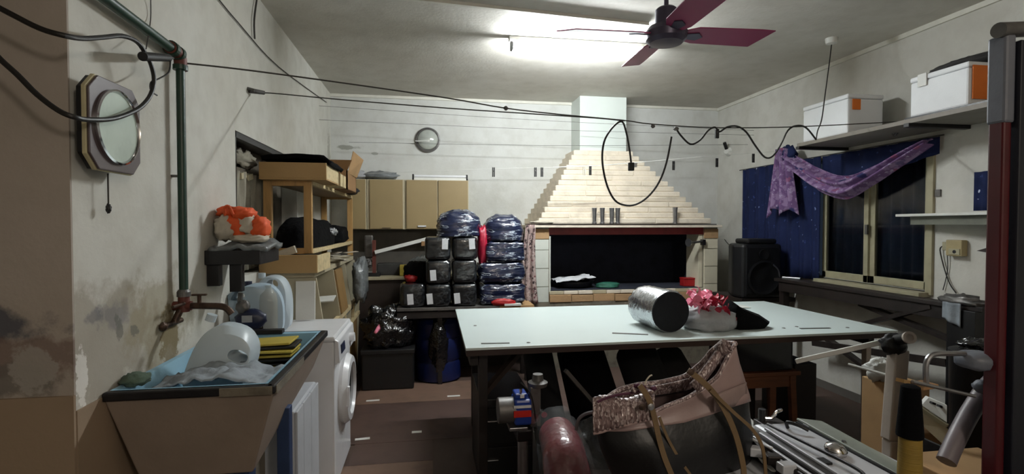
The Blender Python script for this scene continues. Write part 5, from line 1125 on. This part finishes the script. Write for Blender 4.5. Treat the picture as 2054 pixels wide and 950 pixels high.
# thin wire rod and curved metal tube
t = thing('thread_stand', 'thread stand with a bent steel tube, small wooden plate and long thin rod', 'stand', tuple(P(1858, 770, Y=1.35)))
MB().tube([P(u, v, Y=1.35) for u, v in ((1858, 768), (1857, 735), (1864, 716), (1882, 709), (1935, 709))], .008, 10).build('bent_tube', 'steel', t, smooth='auto')
MB().cyl(P(1830, 765, Y=1.25), P(1955, 794, Y=1.28), .005).build('long_rod', 'steel', t)
p = P(1850, 772, Y=1.35); MB().obox(p, (.07, .05, .012), rz=.2).build('wooden_plate', 'cardboard2', t, bev=.002); MB().bar(P(1805, 762, Y=1.25), P(1850, 772, Y=1.3), .02, .01).build('arm', 'brown_door', t)
p = P(1960, 722, Y=1.35)
MB().blob(p, (.055, .05, .028), 6, pw=2.8, amp=.08).build('grey_head', 'tape_grey', t, smooth=True)
px_ = P(1834, 772, Y=1.36).x; MB().cyl((px_, 1.36, 0), (px_, 1.36, P(1834, 770, Y=1.36).z), .010).build('stand_post', 'black_metal', t)
t = thing('black_cylinder', 'tall black plastic bin standing left of the red post', 'bin', tuple(P(1930, 900, Y=1.75)))
pa, pb = P(1925, 730, Y=1.75), P(2010, 730, Y=1.75); cxx = (pa.x+pb.x)/2; rr = (pb.x-pa.x)/2
MB().lathe([(rr*.85, 0), (rr, .97), (rr*1.03, .975), (rr*1.03, .99), (rr*.9, .995)], (cxx, 1.75, 0), n=32).build('body', 'black', t, smooth='auto')
MB().blob((cxx, 1.75, 1.01), (rr*.7, rr*.7, .03), 8, amp=.5).build('liner', 'trash_bag', t, smooth=True)
tag(MB().tube([P(1898, 925, Y=1.40), P(1918, 880, Y=1.42), P(1947, 825, Y=1.45), P(1985, 770, Y=1.47), P(2020, 740, Y=1.48)], .027, 14).build('grey_hose', 'grey_hose', smooth='auto'), 'thick smooth grey hose curving up behind the red post', 'hose')
p = P(1972, 775, Y=1.40); tag(MB().blob(p, (.03, .025, .022), 4, amp=.15).build('hose_collar', 'tape_grey', smooth=True), 'small pale grey collar on the grey hose', 'collar')
# cartons, white scraps on the floor at right
def pz(u, v, y): return P(u, v, Y=y)
p = P(1755, 850, Y=2.1)
tag(MB().box(P(1727, 850, Y=2.28).x, P(1727, 850, Y=2.28).x+.20, 2.10, 2.28, 0, .74).build('cardboard_box', 'cardboard', bev=.004), 'tall brown cardboard box behind the sewing machine', 'box')
tag(MB().box(P(1765, 900, Y=1.95).x+.0, P(1765, 900, Y=1.95).x+.13, 1.78, 1.86, 0, .66).build('cardboard_box', 'cardboard2', bev=.004), 'brown cardboard box behind the thread cones', 'box')
tag(MB().blob((P(1765, 830, Y=2.2).x, 2.2, .79), (.07, .05, .055), 5, amp=.5).build('white_crumpled_bag', 'white', smooth=True), 'crumpled white bag on the brown cardboard box left of the white stand', 'bag')
a = P(1890, 870, Y=1.9)
t = thing('white_crate', 'white plastic crate edge with two slots lying slanted left of the black bin', 'crate', tuple(a))
p0, p1 = P(1848, 812, Y=1.66), P(1900, 848, Y=1.58)
p2, p3 = P(1862, 796, Y=1.66), P(1900, 812, Y=1.58)
MB().prism([p0, p1, p3, p2], (.01, .02, 0)).build('slotted_panel', 'white', t, bev=.002)
for u, v in ((1871, 808), (1885, 814)): q = P(u, v, Y=1.605); MB().obox(q, (.016, .012, .008), ry=.4).build('slot', 'black', t)
MB().bar(P(1840, 814, Y=1.67), P(1900, 854, Y=1.58), .014, .014).build('rim', 'frame_cream', t); MB().prism([P(1845, 820, Y=1.67), P(1902, 860, Y=1.58), P(1900, 898, Y=1.58), P(1848, 850, Y=1.67)], (.01, .02, 0)).build('side', 'cab_edge', t)
tag(MB().box(1.62, 1.95, 1.38, 1.56, 0, .70).build('cardboard_box', 'cardboard', bev=.004), 'brown cardboard box in the right foreground below the grey hose', 'box')
# floor: white tags on boards
for k, (u, v, w_, rz) in enumerate(((748, 803, .11, .05), (910, 794, .11, .0), (727, 880, .10, .1), (1000, 867, .09, 0), (836, 866, .07, .0))):
    a = P(u, v, Z=.006); tag(MB().obox((a.x, a.y, .0075), (w_, .035, .002), rz=rz).build('white_tag', 'white'), ['white tag on the floor board in front of the black crate', 'white tag on the floor board in front of the blue drum', 'white tag on the floor board beside the washing machine', 'white tag on the floor under the left end of the table', 'small faint tag on the middle floor board'][k], 'tag')
a, b = P(1852, 850, Y=1.66), P(1898, 898, Y=1.58)
tag(MB().box(a.x, b.x, 1.59, 1.67, 0, b.z+.004).build('dark_carton', 'black', bev=.003), 'dark carton standing on the floor under the white slotted crate', 'carton')
